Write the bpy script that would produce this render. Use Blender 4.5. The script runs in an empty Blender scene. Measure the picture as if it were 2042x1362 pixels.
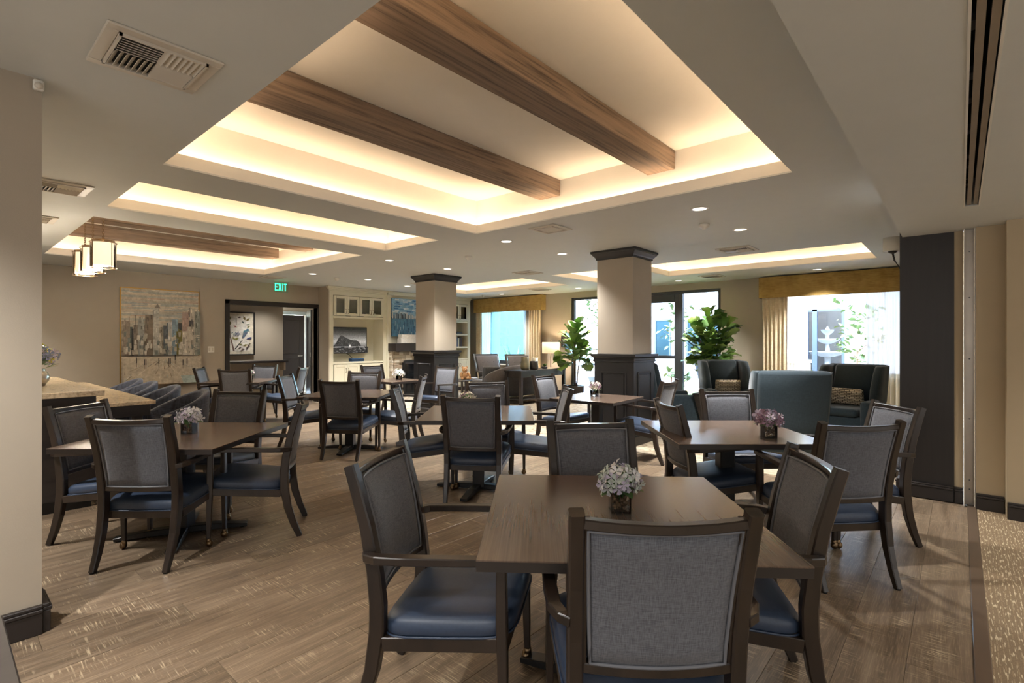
import bpy, bmesh, math, random
from mathutils import Vector, Matrix
R = math.radians
rnd = random.Random(7)
sc = bpy.context.scene
COL = sc.collection

# ------------------------------------------------------------------ camera, sky, sun, exposure
cam_d = bpy.data.cameras.new('camera'); cam = bpy.data.objects.new('camera', cam_d); COL.objects.link(cam)
cam.location = (0, 0, 1.42); cam.rotation_euler = (R(90), 0, R(41.2 - 90))
cam_d.sensor_width = 36; cam_d.lens = 18.0; cam_d.clip_start = .05; cam_d.clip_end = 200
sc.camera = cam
sc.view_settings.view_transform = 'Standard'; sc.view_settings.look = 'None'
sc.view_settings.gamma = 1; sc.view_settings.use_curve_mapping = False
sc.view_settings.exposure = 1.05
w = bpy.data.worlds.new('sky'); sc.world = w; w.use_nodes = True
nt = w.node_tree; bg = nt.nodes['Background']
sky = nt.nodes.new('ShaderNodeTexSky'); sky.sky_type = 'NISHITA'; sky.sun_disc = False
sky.sun_elevation = R(58); sky.sun_rotation = R(-80); sky.altitude = 50
nt.links.new(sky.outputs[0], bg.inputs[0]); bg.inputs[1].default_value = 6.0
sun_d = bpy.data.lights.new('sun', 'SUN'); sun = bpy.data.objects.new('sun', sun_d); COL.objects.link(sun)
sun_d.energy = 3.0; sun_d.angle = R(.6); sun_d.color = (1, .96, .9)
sun.rotation_euler = Vector((.5, -.22, -.84)).to_track_quat('-Z', 'Y').to_euler(); sun.location = (0, 0, 30)
cy = sc.cycles
cy.max_bounces = 7; cy.diffuse_bounces = 4; cy.glossy_bounces = 3; cy.transmission_bounces = 4
cy.transparent_max_bounces = 10; cy.caustics_reflective = False; cy.caustics_refractive = False
cy.sample_clamp_indirect = 4.0
COVE = 10.5       # emission of the cove strips
SPOT = 225.0      # watts of one recessed downlight
def area(name, loc, rot, sx, sy, watts, col):
    d = bpy.data.lights.new(name, 'AREA'); d.shape = 'RECTANGLE'; d.size = sx; d.size_y = sy; d.energy = watts; d.color = col
    o = bpy.data.objects.new(name, d); COL.objects.link(o); o.location = loc; o.rotation_euler = rot; return o
# two unseen fill lights added behind the camera to brighten the room
area('entry_daylight', (-3.1, -.5, 1.35), (0, R(-90), 0), 2.3, 6.5, 36, (1, .99, .98))
area('hall_daylight', (1.2, -4.1, 1.25), (R(90), 0, 0), 8.0, 2.0, 28, (1, .99, .98))

# ------------------------------------------------------------------ materials
def lin(c):
    return tuple(((v / 255) / 12.92 if v / 255 <= .04045 else ((v / 255 + .055) / 1.055) ** 2.4) for v in c) + (1,)
class NT:
    def __init__(s, name):
        s.m = bpy.data.materials.new(name); s.m.use_nodes = True; s.t = s.m.node_tree
        s.b = s.t.nodes['Principled BSDF']
    def n(s, kind, **kw):
        nd = s.t.nodes.new('ShaderNode' + kind)
        for k, v in kw.items(): setattr(nd, k, v)
        return nd
    def l(s, a, b): s.t.links.new(a, b)
    def mapped(s, scale, src='Object'):
        tc = s.n('TexCoord'); mp = s.n('Mapping'); mp.inputs['Scale'].default_value = scale
        s.l(tc.outputs[src], mp.inputs[0]); return mp.outputs[0]
    def noise(s, vec, scale, detail=3, rough=.55):
        t = s.n('TexNoise'); t.inputs['Scale'].default_value = scale; t.inputs['Detail'].default_value = detail
        t.inputs['Roughness'].default_value = rough; s.l(vec, t.inputs['Vector']); return t.outputs[0]
    def ramp(s, fac, stops):
        r = s.n('ValToRGB'); e = r.color_ramp.elements
        while len(e) < len(stops): e.new(.5)
        for i, (p, c) in enumerate(stops): e[i].position = p; e[i].color = c
        s.l(fac, r.inputs[0]); return r.outputs[0]
    def mix(s, fac, a, b, mode='MIX'):
        m = s.n('Mix', data_type='RGBA', blend_type=mode)
        for sock, v in ((m.inputs[0], fac), (m.inputs[6], a), (m.inputs[7], b)):
            if hasattr(v, 'links'): s.l(v, sock)
            else: sock.default_value = v
        return m.outputs[2]
    def math(s, op, a, b=0):
        m = s.n('Math', operation=op)
        for sock, v in ((m.inputs[0], a), (m.inputs[1], b)):
            if hasattr(v, 'links'): s.l(v, sock)
            else: sock.default_value = v
        return m.outputs[0]
    def bump(s, h, strength, dist=.01):
        b = s.n('Bump'); b.inputs['Strength'].default_value = strength; b.inputs['Distance'].default_value = dist
        s.l(h, b.inputs['Height']); s.l(b.outputs[0], s.b.inputs['Normal'])
    def set(s, **kw):
        for k, v in kw.items():
            sock = s.b.inputs[k.replace('_', ' ')]
            if hasattr(v, 'links'): s.l(v, sock)
            else: sock.default_value = v
        return s.m
def plain(name, c, rough=.6, metal=0, vary=.06, scale=6, bump=0, bscale=80, spec=.5):
    t = NT(name); v = t.mapped((1, 1, 1)); n = t.noise(v, scale)
    a = lin(c); lo = tuple(x * (1 - vary) for x in a[:3]) + (1,); hi = tuple(min(1, x * (1 + vary)) for x in a[:3]) + (1,)
    t.set(Base_Color=t.ramp(n, [(.3, lo), (.7, hi)]), Roughness=rough, Metallic=metal)
    t.b.inputs['Specular IOR Level'].default_value = spec
    if bump: t.bump(t.noise(v, bscale, 2), bump)
    return t.m
def wood(name, c, dark, scale, rough=.4, spec=.5, bump=.0, src='Object'):
    t = NT(name); v = t.mapped(scale, src); n = t.noise(v, 1, 5, .62)
    t.set(Base_Color=t.ramp(n, [(.3, lin(dark)), (.5, lin(c)), (.72, tuple(min(1, x * 1.25) for x in lin(c)[:3]) + (1,))]), Roughness=rough)
    t.b.inputs['Specular IOR Level'].default_value = spec
    if bump: t.bump(n, bump, .006)
    return t.m
def fabric(name, c, c2, scale=260, rough=.9, bump=.35):
    t = NT(name)
    a = t.noise(t.mapped((scale, scale * .06, scale * .06)), 1, 2); b = t.noise(t.mapped((scale * .06, scale * .06, scale)), 1, 2)
    f = t.math('ADD', t.math('MULTIPLY', a, .5), t.math('MULTIPLY', b, .5))
    t.set(Base_Color=t.ramp(f, [(.38, lin(c2)), (.6, lin(c))]), Roughness=rough)
    t.b.inputs['Sheen Weight'].default_value = .15
    t.bump(f, bump, .002); return t.m
def emit(name, c, s):
    t = NT(name); t.set(Base_Color=lin(c), Emission_Color=lin(c), Emission_Strength=s); return t.m
def glass(name, tint=(1, 1, 1), gloss=.04):
    m = bpy.data.materials.new(name); m.use_nodes = True; t = m.node_tree; t.nodes.clear()
    o = t.nodes.new('ShaderNodeOutputMaterial'); mx = t.nodes.new('ShaderNodeMixShader')
    tr = t.nodes.new('ShaderNodeBsdfTransparent'); tr.inputs[0].default_value = tint + (1,)
    gl = t.nodes.new('ShaderNodeBsdfGlossy'); gl.inputs['Roughness'].default_value = .02
    fr = t.nodes.new('ShaderNodeFresnel'); fr.inputs[0].default_value = 1.45
    t.links.new(fr.outputs[0], mx.inputs[0]); t.links.new(tr.outputs[0], mx.inputs[1]); t.links.new(gl.outputs[0], mx.inputs[2])
    t.links.new(mx.outputs[0], o.inputs[0]); return m
def printed(name, rough=.7, emis=0, nscale=30, namt=.25):
    t = NT(name); a = t.n('VertexColor'); a.layer_name = 'Col'
    n = t.noise(t.mapped((1, 1, 1)), nscale, 5, .7)
    k = t.ramp(n, [(.3, (1 - namt,) * 3 + (1,)), (.7, (1 + namt * .5,) * 3 + (1,))])
    c = t.mix(1.0, a.outputs[0], k, 'MULTIPLY')
    t.set(Base_Color=c, Roughness=rough)
    if emis: t.set(Emission_Color=c, Emission_Strength=emis)
    return t.m

M = {}
M['ceil'] = plain('ceiling_paint', (208, 210, 206), .75, vary=.012, bump=.04, bscale=140)
M['tray'] = plain('tray_paint', (243, 239, 230), .75, vary=.01)
M['wall'] = plain('wall_paint', (166, 155, 139), .7, vary=.015, bump=.05, bscale=160)
M['wallr'] = plain('wall_paint_tan', (176, 160, 132), .65, vary=.015, bump=.06, bscale=220)
M['cream'] = plain('cream_cabinet_paint', (216, 210, 188), .45, vary=.012)
M['trim'] = plain('dark_trim_paint', (37, 31, 29), .38, vary=.05)
M['wains'] = plain('dark_wainscot_paint', (25, 23, 23), .4, vary=.04)
M['darkpanel'] = wood('dark_wall_laminate', (29, 24, 22), (23, 19, 18), (30, 30, 1.5), .45)
M['frame'] = wood('espresso_chair_wood', (42, 33, 27), (31, 25, 21), (14, 14, 3), .3, .55)
M['frame2'] = wood('dark_furniture_wood', (46, 40, 37), (34, 29, 27), (3, 14, 14), .35, .5)
t = NT('walnut_laminate'); a_ = t.noise(t.mapped((190, 2.2, 1)), 1, 3, .5); b_ = t.noise(t.mapped((26, 1.6, 1)), 1, 3, .5)
t.set(Base_Color=t.ramp(t.math('ADD', t.math('MULTIPLY', a_, .55), t.math('MULTIPLY', b_, .45)), [(.3, lin((82, 68, 58))), (.5, lin((93, 77, 66))), (.7, lin((104, 87, 76)))]), Roughness=.21); t.b.inputs['Specular IOR Level'].default_value = .7; M['table'] = t.m
M['tedge'] = plain('table_edge', (38, 32, 29), .4)
M['beam'] = wood('weathered_beam_wood', (132, 114, 99), (82, 72, 64), (1.3, 34, 34), .75, .2, bump=.5)
M['seat'] = plain('navy_seat_vinyl', (50, 63, 84), .42, vary=.1, scale=90, bump=.08, bscale=500)
M['pad'] = fabric('grey_back_weave', (106, 108, 115), (72, 74, 81), 700)
M['pipe'] = plain('grey_piping', (104, 106, 112), .6, vary=.05)
M['brass'] = plain('antique_brass', (120, 100, 76), .28, 1, vary=.1)
M['black'] = plain('black_metal', (26, 25, 25), .4, 0)
M['rubber'] = plain('black_rubber', (20, 20, 20), .6)
M['steel'] = plain('brushed_steel', (190, 188, 182), .3, .9, vary=.05)
M['alum'] = plain('aluminium_track', (168, 158, 146), .38, .75, vary=.06)
M['white'] = plain('white_plastic', (226, 222, 212), .45, vary=.02)
M['ventw'] = plain('vent_enamel', (206, 198, 184), .5, vary=.02)
M['dark'] = plain('duct_dark', (22, 20, 18), .8)
M['gold'] = plain('gold_frame', (196, 156, 86), .3, .8)
M['mustard'] = fabric('mustard_valance_fabric', (172, 142, 78), (146, 116, 58), 120)
M['drape'] = fabric('beige_drape', (228, 212, 182), (206, 188, 154), 160, bump=.15)
M['teal'] = fabric('slate_teal_upholstery', (40, 56, 65), (31, 45, 53), 420, bump=.2)
M['taupe'] = fabric('taupe_upholstery', (64, 56, 51), (52, 45, 41), 260)
M['greysofa'] = fabric('grey_sofa_fabric', (88, 81, 77), (70, 65, 62), 260)
M['tub'] = fabric('slate_tub_tweed', (72, 80, 98), (40, 44, 58), 160)
M['charcoal'] = fabric('charcoal_pillow', (66, 66, 66), (48, 48, 50), 200)
M['leafg'] = plain('fig_leaf_green', (124, 156, 74), .36, vary=.35, scale=5)
M['leafd'] = plain('fig_leaf_dark', (80, 116, 56), .4, vary=.35, scale=5)
M['leafo'] = plain('garden_leaf', (74, 98, 48), .6, vary=.3)
M['stem'] = plain('woody_stem', (112, 88, 66), .8, vary=.2, scale=20)
M['soil'] = plain('potting_soil', (60, 48, 38), .95, vary=.4, scale=60)
M['pot'] = plain('dark_glazed_pot', (58, 50, 46), .4)
M['concrete'] = plain('pale_concrete', (150, 148, 142), .9, vary=.06)
M['planter'] = plain('grey_planter', (150, 150, 146), .8)
M['stucco'] = plain('white_stucco', (92, 94, 97), .9, vary=.015, bump=.1)
M['stucco2'] = plain('pale_blue_stucco', (46, 70, 77), .9, vary=.015, bump=.1)  # bluish tone is sky-lit shade and glass tint, put into the colour
M['gravel'] = plain('brown_mulch', (150, 120, 100), .95, vary=.5, scale=40)
M['grass'] = plain('lawn', (140, 170, 90), .9, vary=.25, scale=40)
M['slider'] = plain('dark_bronze_frame', (44, 48, 52), .4)
M['bluefr'] = plain('slate_blue_window_frame', (28, 42, 58), .5)
M['glass'] = glass('clear_glass', (.96, .98, .98))
M['teal_glass'] = glass('teal_tinted_glass', (.80, .95, .98))
M['vaseglass'] = glass('vase_glass', (.97, .98, .98))
M['led'] = emit('warm_led', (255, 223, 188), COVE)
M['lens'] = emit('downlight_lens', (255, 244, 232), 2.2)
M['shade'] = emit('lit_linen_shade', (255, 226, 180), .45)
M['pend'] = emit('lit_pendant_shade', (255, 236, 200), .55)
M['exit'] = emit('exit_green', (60, 235, 170), 1.1)
M['slotl'] = emit('linear_light_lens', (235, 245, 255), 1.6)
M['print'] = printed('painted_canvas', .7, 0, 14, .35)
M['screen'] = printed('tv_screen_image', .3, .35, 40, .5)
M['books'] = printed('book_cloth', .7, 0, 30, .1)
M['pebble'] = plain('brown_pebbles', (126, 100, 76), .5, vary=.7, scale=60)
M['bear'] = plain('teddy_fur', (196, 150, 104), .95, vary=.2, scale=60, bump=.4, bscale=200)
M['vgreen'] = plain('sage_ceramic', (150, 148, 128), .5, vary=.08)
M['vdark'] = plain('charcoal_ceramic', (64, 60, 62), .3)
M['cream2'] = plain('cream_ceramic', (226, 214, 186), .5)
M['chalk'] = plain('white_stone_box', (216, 210, 200), .8, vary=.12, scale=25)

def petal(name, c):
    t = NT(name); oi = t.n('ObjectInfo'); a = lin(c)
    t.set(Base_Color=t.ramp(oi.outputs['Random'], [(0, tuple(x * .72 for x in a[:3]) + (1,)), (.5, a), (1, tuple(min(1, x * 1.15) for x in a[:3]) + (1,))]), Roughness=.7)
    t.b.inputs['Subsurface Weight'].default_value = 0
    return t.m
M['p_lilac'] = petal('lilac_petal', (214, 204, 222)); M['p_mint'] = petal('mint_petal', (206, 214, 204))
M['p_white'] = petal('white_petal', (228, 226, 228)); M['p_mauve'] = petal('mauve_petal', (150, 122, 140))
M['p_cream'] = petal('cream_petal', (214, 204, 190)); M['p_yellow'] = petal('yellow_petal', (228, 214, 96)); M['p_blue'] = petal('blue_petal', (150, 158, 190))

# vinyl planks: grain and saw marks in world metres, shade and offset per plank
t = NT('vinyl_plank'); g = t.n('NewGeometry'); oi = t.n('ObjectInfo')
off = t.n('VectorMath', operation='SCALE'); off.inputs[0].default_value = (13.1, 7.7, 0); t.l(oi.outputs['Random'], off.inputs['Scale'])
add = t.n('VectorMath', operation='ADD'); t.l(g.outputs['Position'], add.inputs[0]); t.l(off.outputs[0], add.inputs[1])
def msc(s):
    m = t.n('Mapping'); m.inputs['Scale'].default_value = s; t.l(add.outputs[0], m.inputs[0]); return m.outputs[0]
g1 = t.noise(msc((1.3, 22, 1)), 1, 5, .6); g2 = t.noise(msc((.9, 5, 1)), 1, 3); fine = t.noise(msc((10, 190, 1)), 1, 2)
saw = t.noise(msc((150, 7, 1)), 1, 2, .5); sawm = t.noise(msc((3.2, 5.5, 1)), 1, 2)
base = t.ramp(g1, [(.25, lin((82, 69, 56))), (.5, lin((120, 103, 85))), (.75, lin((152, 134, 113)))])
base = t.mix(t.math('MULTIPLY', g2, .55), base, lin((88, 74, 61)))
base = t.mix(1, base, t.ramp(oi.outputs['Random'], [(0, (.80, .80, .80, 1)), (1, (1.14, 1.13, 1.12, 1))]), 'MULTIPLY')
sawf = t.math('MULTIPLY', t.ramp(saw, [(.55, (0, 0, 0, 1)), (.66, (1, 1, 1, 1))]), t.ramp(sawm, [(.48, (0, 0, 0, 1)), (.66, (1, 1, 1, 1))]))
base = t.mix(t.math('MULTIPLY', sawf, .6), base, lin((226, 206, 172)))
base = t.mix(t.math('MULTIPLY', t.ramp(fine, [(.5, (0, 0, 0, 1)), (.75, (1, 1, 1, 1))]), .22), base, lin((216, 190, 152)))
t.set(Base_Color=base, Roughness=t.math('ADD', t.math('MULTIPLY', g2, .2), .22)); t.b.inputs['Specular IOR Level'].default_value = .45
t.bump(fine, .12, .002); M['plank'] = t.m

t = NT('lounge_carpet'); v = t.mapped((1, 1, 1)); vo = t.n('TexVoronoi', feature='DISTANCE_TO_EDGE'); vo.inputs['Scale'].default_value = 3.2
nz = t.n('TexNoise'); nz.inputs['Scale'].default_value = 4; t.l(v, nz.inputs['Vector'])
t.l(t.mix(.35, v, nz.outputs['Color']), vo.inputs['Vector'])
c1 = t.ramp(vo.outputs[0], [(.02, lin((116, 100, 82))), (.07, lin((166, 150, 126))), (.3, lin((150, 140, 124)))])
c1 = t.mix(t.ramp(t.noise(v, 14, 4), [(.45, (0, 0, 0, 1)), (.6, (.7, .7, .7, 1))]), c1, lin((186, 172, 148)))
t.set(Base_Color=c1, Roughness=.95); t.bump(t.noise(v, 400, 2), .4, .003); M['carpet'] = t.m
t = NT('tan_dash_carpet'); br = t.n('TexBrick'); br.offset = .5
br.inputs['Color1'].default_value = lin((150, 128, 98)); br.inputs['Color2'].default_value = lin((176, 154, 122)); br.inputs['Mortar'].default_value = lin((112, 92, 68))
br.inputs['Scale'].default_value = 1; br.inputs['Mortar Size'].default_value = .008; br.inputs['Brick Width'].default_value = .07; br.inputs['Row Height'].default_value = .02; br.inputs['Bias'].default_value = -.3
v = t.mapped((1, 1, 1)); t.l(v, br.inputs['Vector']); n = t.noise(v, 260, 3)
dsh = t.ramp(t.noise(t.mapped((15, 110, 1)), 1, 1), [(.58, (0, 0, 0, 1)), (.66, (.75, .75, .75, 1))])
t.set(Base_Color=t.mix(dsh, t.mix(.5, br.outputs[0], t.ramp(n, [(.3, lin((118, 98, 74))), (.7, lin((176, 152, 120)))])), lin((222, 204, 170))), Roughness=.95); t.bump(n, .6, .006); M['carpet2'] = t.m
t = NT('granite'); v = t.mapped((1, 1, 1)); n = t.noise(t.mapped((3, 9, 3)), 2, 8, .7); n2 = t.noise(v, 60, 3)
t.set(Base_Color=t.mix(.45, t.ramp(n, [(.3, lin((150, 126, 98))), (.5, lin((206, 186, 154))), (.72, lin((228, 212, 184)))]), t.ramp(n2, [(.35, lin((128, 106, 84))), (.55, lin((216, 198, 168)))])), Roughness=.16); M['granite'] = t.m
t = NT('ledge_stone'); oi = t.n('ObjectInfo'); v = t.mapped((1, 1, 1)); n = t.noise(v, 18, 5)
t.set(Base_Color=t.mix(1, t.ramp(oi.outputs['Random'], [(0, lin((146, 126, 104))), (.4, lin((196, 184, 166))), (1, lin((222, 214, 200)))]), t.ramp(n, [(.3, (.75, .75, .75, 1)), (.7, (1.1, 1.1, 1.1, 1))]), 'MULTIPLY'), Roughness=.85); t.bump(n, .5, .01); M['stone'] = t.m
t = NT('basketweave_pillow'); v = t.mapped((1, 1, 1)); br = t.n('TexBrick'); br.inputs['Scale'].default_value = 1; br.inputs['Brick Width'].default_value = .06; br.inputs['Row Height'].default_value = .022; br.inputs['Mortar Size'].default_value = .004
br.inputs['Color1'].default_value = lin((232, 222, 200)); br.inputs['Color2'].default_value = lin((200, 184, 156)); br.inputs['Mortar'].default_value = lin((66, 56, 46)); mp = t.n('Mapping'); mp.inputs['Rotation'].default_value = (R(90), R(0), 0); t.l(v, mp.inputs[0]); t.l(mp.outputs[0], br.inputs['Vector'])
t.set(Base_Color=br.outputs[0], Roughness=.9); M['pillow'] = t.m
t = NT('sheer_curtain'); m = t.m; tr = t.n('BsdfTransparent'); tl = t.n('BsdfTranslucent'); tl.inputs[0].default_value = lin((240, 236, 220)); df = t.n('BsdfDiffuse'); df.inputs[0].default_value = lin((240, 236, 220))
a = t.n('MixShader'); a.inputs[0].default_value = .5; t.l(tl.outputs[0], a.inputs[1]); t.l(df.outputs[0], a.inputs[2])
b = t.n('MixShader'); b.inputs[0].default_value = .8; t.l(tr.outputs[0], b.inputs[1]); t.l(a.outputs[0], b.inputs[2])
t.l(b.outputs[0], t.t.nodes['Material Output'].inputs[0]); M['sheer'] = m

# ------------------------------------------------------------------ geometry helpers
class G:
    def __init__(s): s.bm = bmesh.new(); s.cl = None
    def box(s, x0, x1, y0, y1, z0, z1, bev=0, seg=1):
        vs = [s.bm.verts.new((x, y, z)) for x in (x0, x1) for y in (y0, y1) for z in (z0, z1)]
        fs = [s.bm.faces.new([vs[i] for i in f]) for f in ((0, 1, 3, 2), (4, 6, 7, 5), (0, 4, 5, 1), (2, 3, 7, 6), (0, 2, 6, 4), (1, 5, 7, 3))]
        if bev:
            es = list({e for f in fs for e in f.edges})
            bmesh.ops.bevel(s.bm, geom=es, offset=bev, segments=seg, affect='EDGES', profile=.5)
        return s
    def poly(s, pts):
        return s.bm.faces.new([s.bm.verts.new(p) for p in pts])
    def loft(s, rings, closed=True, caps=True, loop=False):
        vr = [[s.bm.verts.new(p) for p in r] for r in rings]; n = len(vr[0])
        seq = list(range(len(vr) - 1)) + ([len(vr) - 1] if loop else [])
        for i in seq:
            a, b = vr[i], vr[(i + 1) % len(vr)]
            for j in range(n if closed else n - 1):
                k = (j + 1) % n
                f = s.bm.faces.new((a[j], a[k], b[k], b[j])); f.smooth = True
        if caps and closed and not loop:
            for r in (vr[0][::-1], vr[-1]):
                try: s.bm.faces.new(r)
                except ValueError: pass
        return s
    def lathe(s, prof, n=16, c=(0, 0, 0), caps=True):
        return s.loft([[(c[0] + r * math.cos(2 * math.pi * k / n), c[1] + r * math.sin(2 * math.pi * k / n), c[2] + z) for k in range(n)] for r, z in prof], caps=caps)
    def frames(s, path, up):
        P = [Vector(p) for p in path]; out = []
        for i, p in enumerate(P):
            tg = (P[min(i + 1, len(P) - 1)] - P[max(i - 1, 0)]).normalized()
            u = Vector(up); sd = tg.cross(u)
            if sd.length < 1e-4: sd = tg.cross(Vector((0, 1, 0)))
            sd.normalize(); out.append((p, sd, sd.cross(tg).normalized()))
        return out
    def sweep(s, path, size, up=(0, 0, 1), ch=.25):
        rings = []; fr = s.frames(path, up)
        for i, (p, sd, u) in enumerate(fr):
            wd, ht = size[i] if isinstance(size, list) else size
            a, b = wd / 2, ht / 2; c = min(a, b) * ch
            rings.append([p + sd * x + u * y for x, y in ((-a + c, -b), (a - c, -b), (a, -b + c), (a, b - c), (a - c, b), (-a + c, b), (-a, b - c), (-a, -b + c))])
        vr = [[s.bm.verts.new(q) for q in r] for r in rings]
        for a, b in zip(vr, vr[1:]):
            for j in range(8): s.bm.faces.new((a[j], a[(j + 1) % 8], b[(j + 1) % 8], b[j]))
        s.bm.faces.new(vr[0][::-1]); s.bm.faces.new(vr[-1]); return s
    def tube(s, path, r, n=8, loop=False):
        P = [Vector(p) for p in path]; rings = []; N = len(P)
        for i, p in enumerate(P):
            tg = ((P[(i + 1) % N] - P[i - 1]) if loop else (P[min(i + 1, N - 1)] - P[max(i - 1, 0)])).normalized()
            u = Vector((0, 0, 1)) if abs(tg.z) < .9 else Vector((0, 1, 0))
            sd = tg.cross(u).normalized(); u2 = sd.cross(tg); rr = r[i] if isinstance(r, list) else r
            rings.append([p + (sd * math.cos(2 * math.pi * k / n) + u2 * math.sin(2 * math.pi * k / n)) * rr for k in range(n)])
        return s.loft(rings, loop=loop)
    def ball(s, c, r, n=10, m=6, sq=(1, 1, 1)):
        return s.loft([[(c[0] + sq[0] * r * max(.02, math.sin(math.pi * i / m)) * math.cos(2 * math.pi * k / n), c[1] + sq[1] * r * max(.02, math.sin(math.pi * i / m)) * math.sin(2 * math.pi * k / n), c[2] - sq[2] * r * math.cos(math.pi * i / m)) for k in range(n)] for i in range(m + 1)])
    def soft(s, x0, x1, y0, y1, z0, z1, r=.04, crown=.0, n=6):
        """upholstered block: box with rounded edges and a crowned top"""
        before = set(s.bm.verts)
        s.box(x0, x1, y0, y1, z0, z1, r, 3)
        nv = [v for v in s.bm.verts if v not in before]; ns = set(nv)
        for f in s.bm.faces:
            if f.verts[0] in ns: f.smooth = True
        return s
    def xf(s, mtx):
        bmesh.ops.transform(s.bm, matrix=mtx, verts=s.bm.verts); return s
    def color_faces(s, polys, plane):
        """flat print: polys = [(pts2d, colour)], plane(u, v, k) -> point"""
        lay = s.bm.loops.layers.color.new('Col')
        for k, (pts, c) in enumerate(polys):
            f = s.bm.faces.new([s.bm.verts.new(plane(min(1, max(0, u)), min(1, max(0, v)), k)) for u, v in pts])
            for lp in f.loops: lp[lay] = (c[0] / 255, c[1] / 255, c[2] / 255, 1)
        return s
    def done(s, name, mat, parent=None, smooth=False, mesh_only=False):
        bmesh.ops.recalc_face_normals(s.bm, faces=s.bm.faces)
        me = bpy.data.meshes.new(name); s.bm.to_mesh(me); s.bm.free(); me.materials.append(mat)
        if smooth:
            for p in me.polygons: p.use_smooth = True
        if mesh_only: return me
        o = bpy.data.objects.new(name, me); COL.objects.link(o)
        if parent: o.parent = parent
        return o
def inst(name, me, parent, loc=(0, 0, 0), rot=(0, 0, 0), scale=(1, 1, 1)):
    o = bpy.data.objects.new(name, me); COL.objects.link(o); o.parent = parent
    o.location = loc; o.rotation_euler = rot; o.scale = scale; return o
def tag(o, label, cat, group=None):
    o['label'] = label; o['category'] = cat
    if group: o['group'] = group
    return o
def thing(name, label, cat, loc=(0, 0, 0), rz=0, group=None):
    o = bpy.data.objects.new(name, None); COL.objects.link(o); o.empty_display_size = .1
    o.location = loc; o.rotation_euler = (0, 0, R(rz)); return tag(o, label, cat, group)
def struct(name, g, mat, parent=None):
    o = g.done(name, mat, parent)
    if not parent: o['kind'] = 'structure'
    return o
def kids(o): return [c for c in bpy.data.objects if c.parent == o]
def copy_tree(o, parent=None, ch=None):
    c = o.copy(); COL.objects.link(c)
    if parent: c.parent = parent
    for k in ch[o.name] if ch and o.name in ch else kids(o): copy_tree(k, c, ch)
    return c
def childmap(root):
    m = {}
    def go(o):
        m[o.name] = kids(o)
        for k in m[o.name]: go(k)
    go(root); return m
def dup(root, cm, loc, rz, label, group=None):
    c = copy_tree(root, None, cm); c.location = loc; c.rotation_euler = (0, 0, R(rz)); c['label'] = label
    if group: c['group'] = group
    return c
def spot(name, loc, watts, ang=112, blend=1.0, col=(1, .975, .94), parent=None, size=.05, rot=(0, 0, 0)):
    d = bpy.data.lights.new(name, 'SPOT'); d.energy = watts; d.spot_size = R(ang); d.spot_blend = blend; d.color = col; d.shadow_soft_size = size
    o = bpy.data.objects.new(name, d); COL.objects.link(o); o.location = loc; o.rotation_euler = rot
    if parent: o.parent = parent
    return o

# ------------------------------------------------------------------ the setting
H = 2.70; SOF = 2.39
COFFERS = [('dining', 1.12, 4.31, .955, 4.335), ('slim', 1.12, 4.26, 4.96, 6.10), ('bar', 1.12, 4.26, 6.68, 10.04),
           ('lounge', 7.95, 9.60, .96, 4.30), ('short', 7.95, 9.60, 4.95, 5.95), ('fire', 7.95, 9.60, 6.68, 10.04)]
g = G()
xs = sorted({-3.2, 11.3} | {c[1] for c in COFFERS} | {c[2] for c in COFFERS}); ys = sorted({.3, 11.6} | {c[3] for c in COFFERS} | {c[4] for c in COFFERS})
for xa, xb in zip(xs, xs[1:]):
    for ya, yb in zip(ys, ys[1:]):
        mx, my = (xa + xb) / 2, (ya + yb) / 2
        if not any(c[1] < mx < c[2] and c[3] < my < c[4] for c in COFFERS):
            g.box(xa, xb, ya, yb, H, H + .012)
ceiling = struct('ceiling', g, M['ceil'])
for nm, x0, x1, y0, y1 in COFFERS:
    g = G(); L = .105; e = .13; zt = 3.14
    for a in ((x0 - .012, x0, y0 - .012, y1 + .012), (x1, x1 + .012, y0 - .012, y1 + .012), (x0, x1, y0 - .012, y0), (x0, x1, y1, y1 + .012)):
        g.box(*a, H + .012, H + L)
    X0, X1, Y0, Y1 = x0 - e, x1 + e, y0 - e, y1 + e
    for a in ((X0 - .02, X0, Y0 - .02, Y1 + .02), (X1, X1 + .02, Y0 - .02, Y1 + .02), (X0, X1, Y0 - .02, Y0), (X0, X1, Y1, Y1 + .02)):
        g.box(*a, H + .012, zt + .02)
    g.box(X0, X1, Y0, Y1, zt, zt + .02)
    struct('coffer', g, M['tray'], ceiling)
    g = G(); z = H + .068
    for a in ((x0 - .095, x0 - .07, y0 - .07, y1 + .07), (x1 + .07, x1 + .095, y0 - .07, y1 + .07), (x0 - .07, x1 + .07, y0 - .095, y0 - .07), (x0 - .07, x1 + .07, y1 + .07, y1 + .095)):
        g.box(*a, z, z + .012)
    struct('light_strip', g, M['led'], ceiling)
g = G(); g.box(-3.4, 11.6, -4.4, 14.6, 3.30, 3.45); struct('roof', g, M['stucco'])

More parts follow.
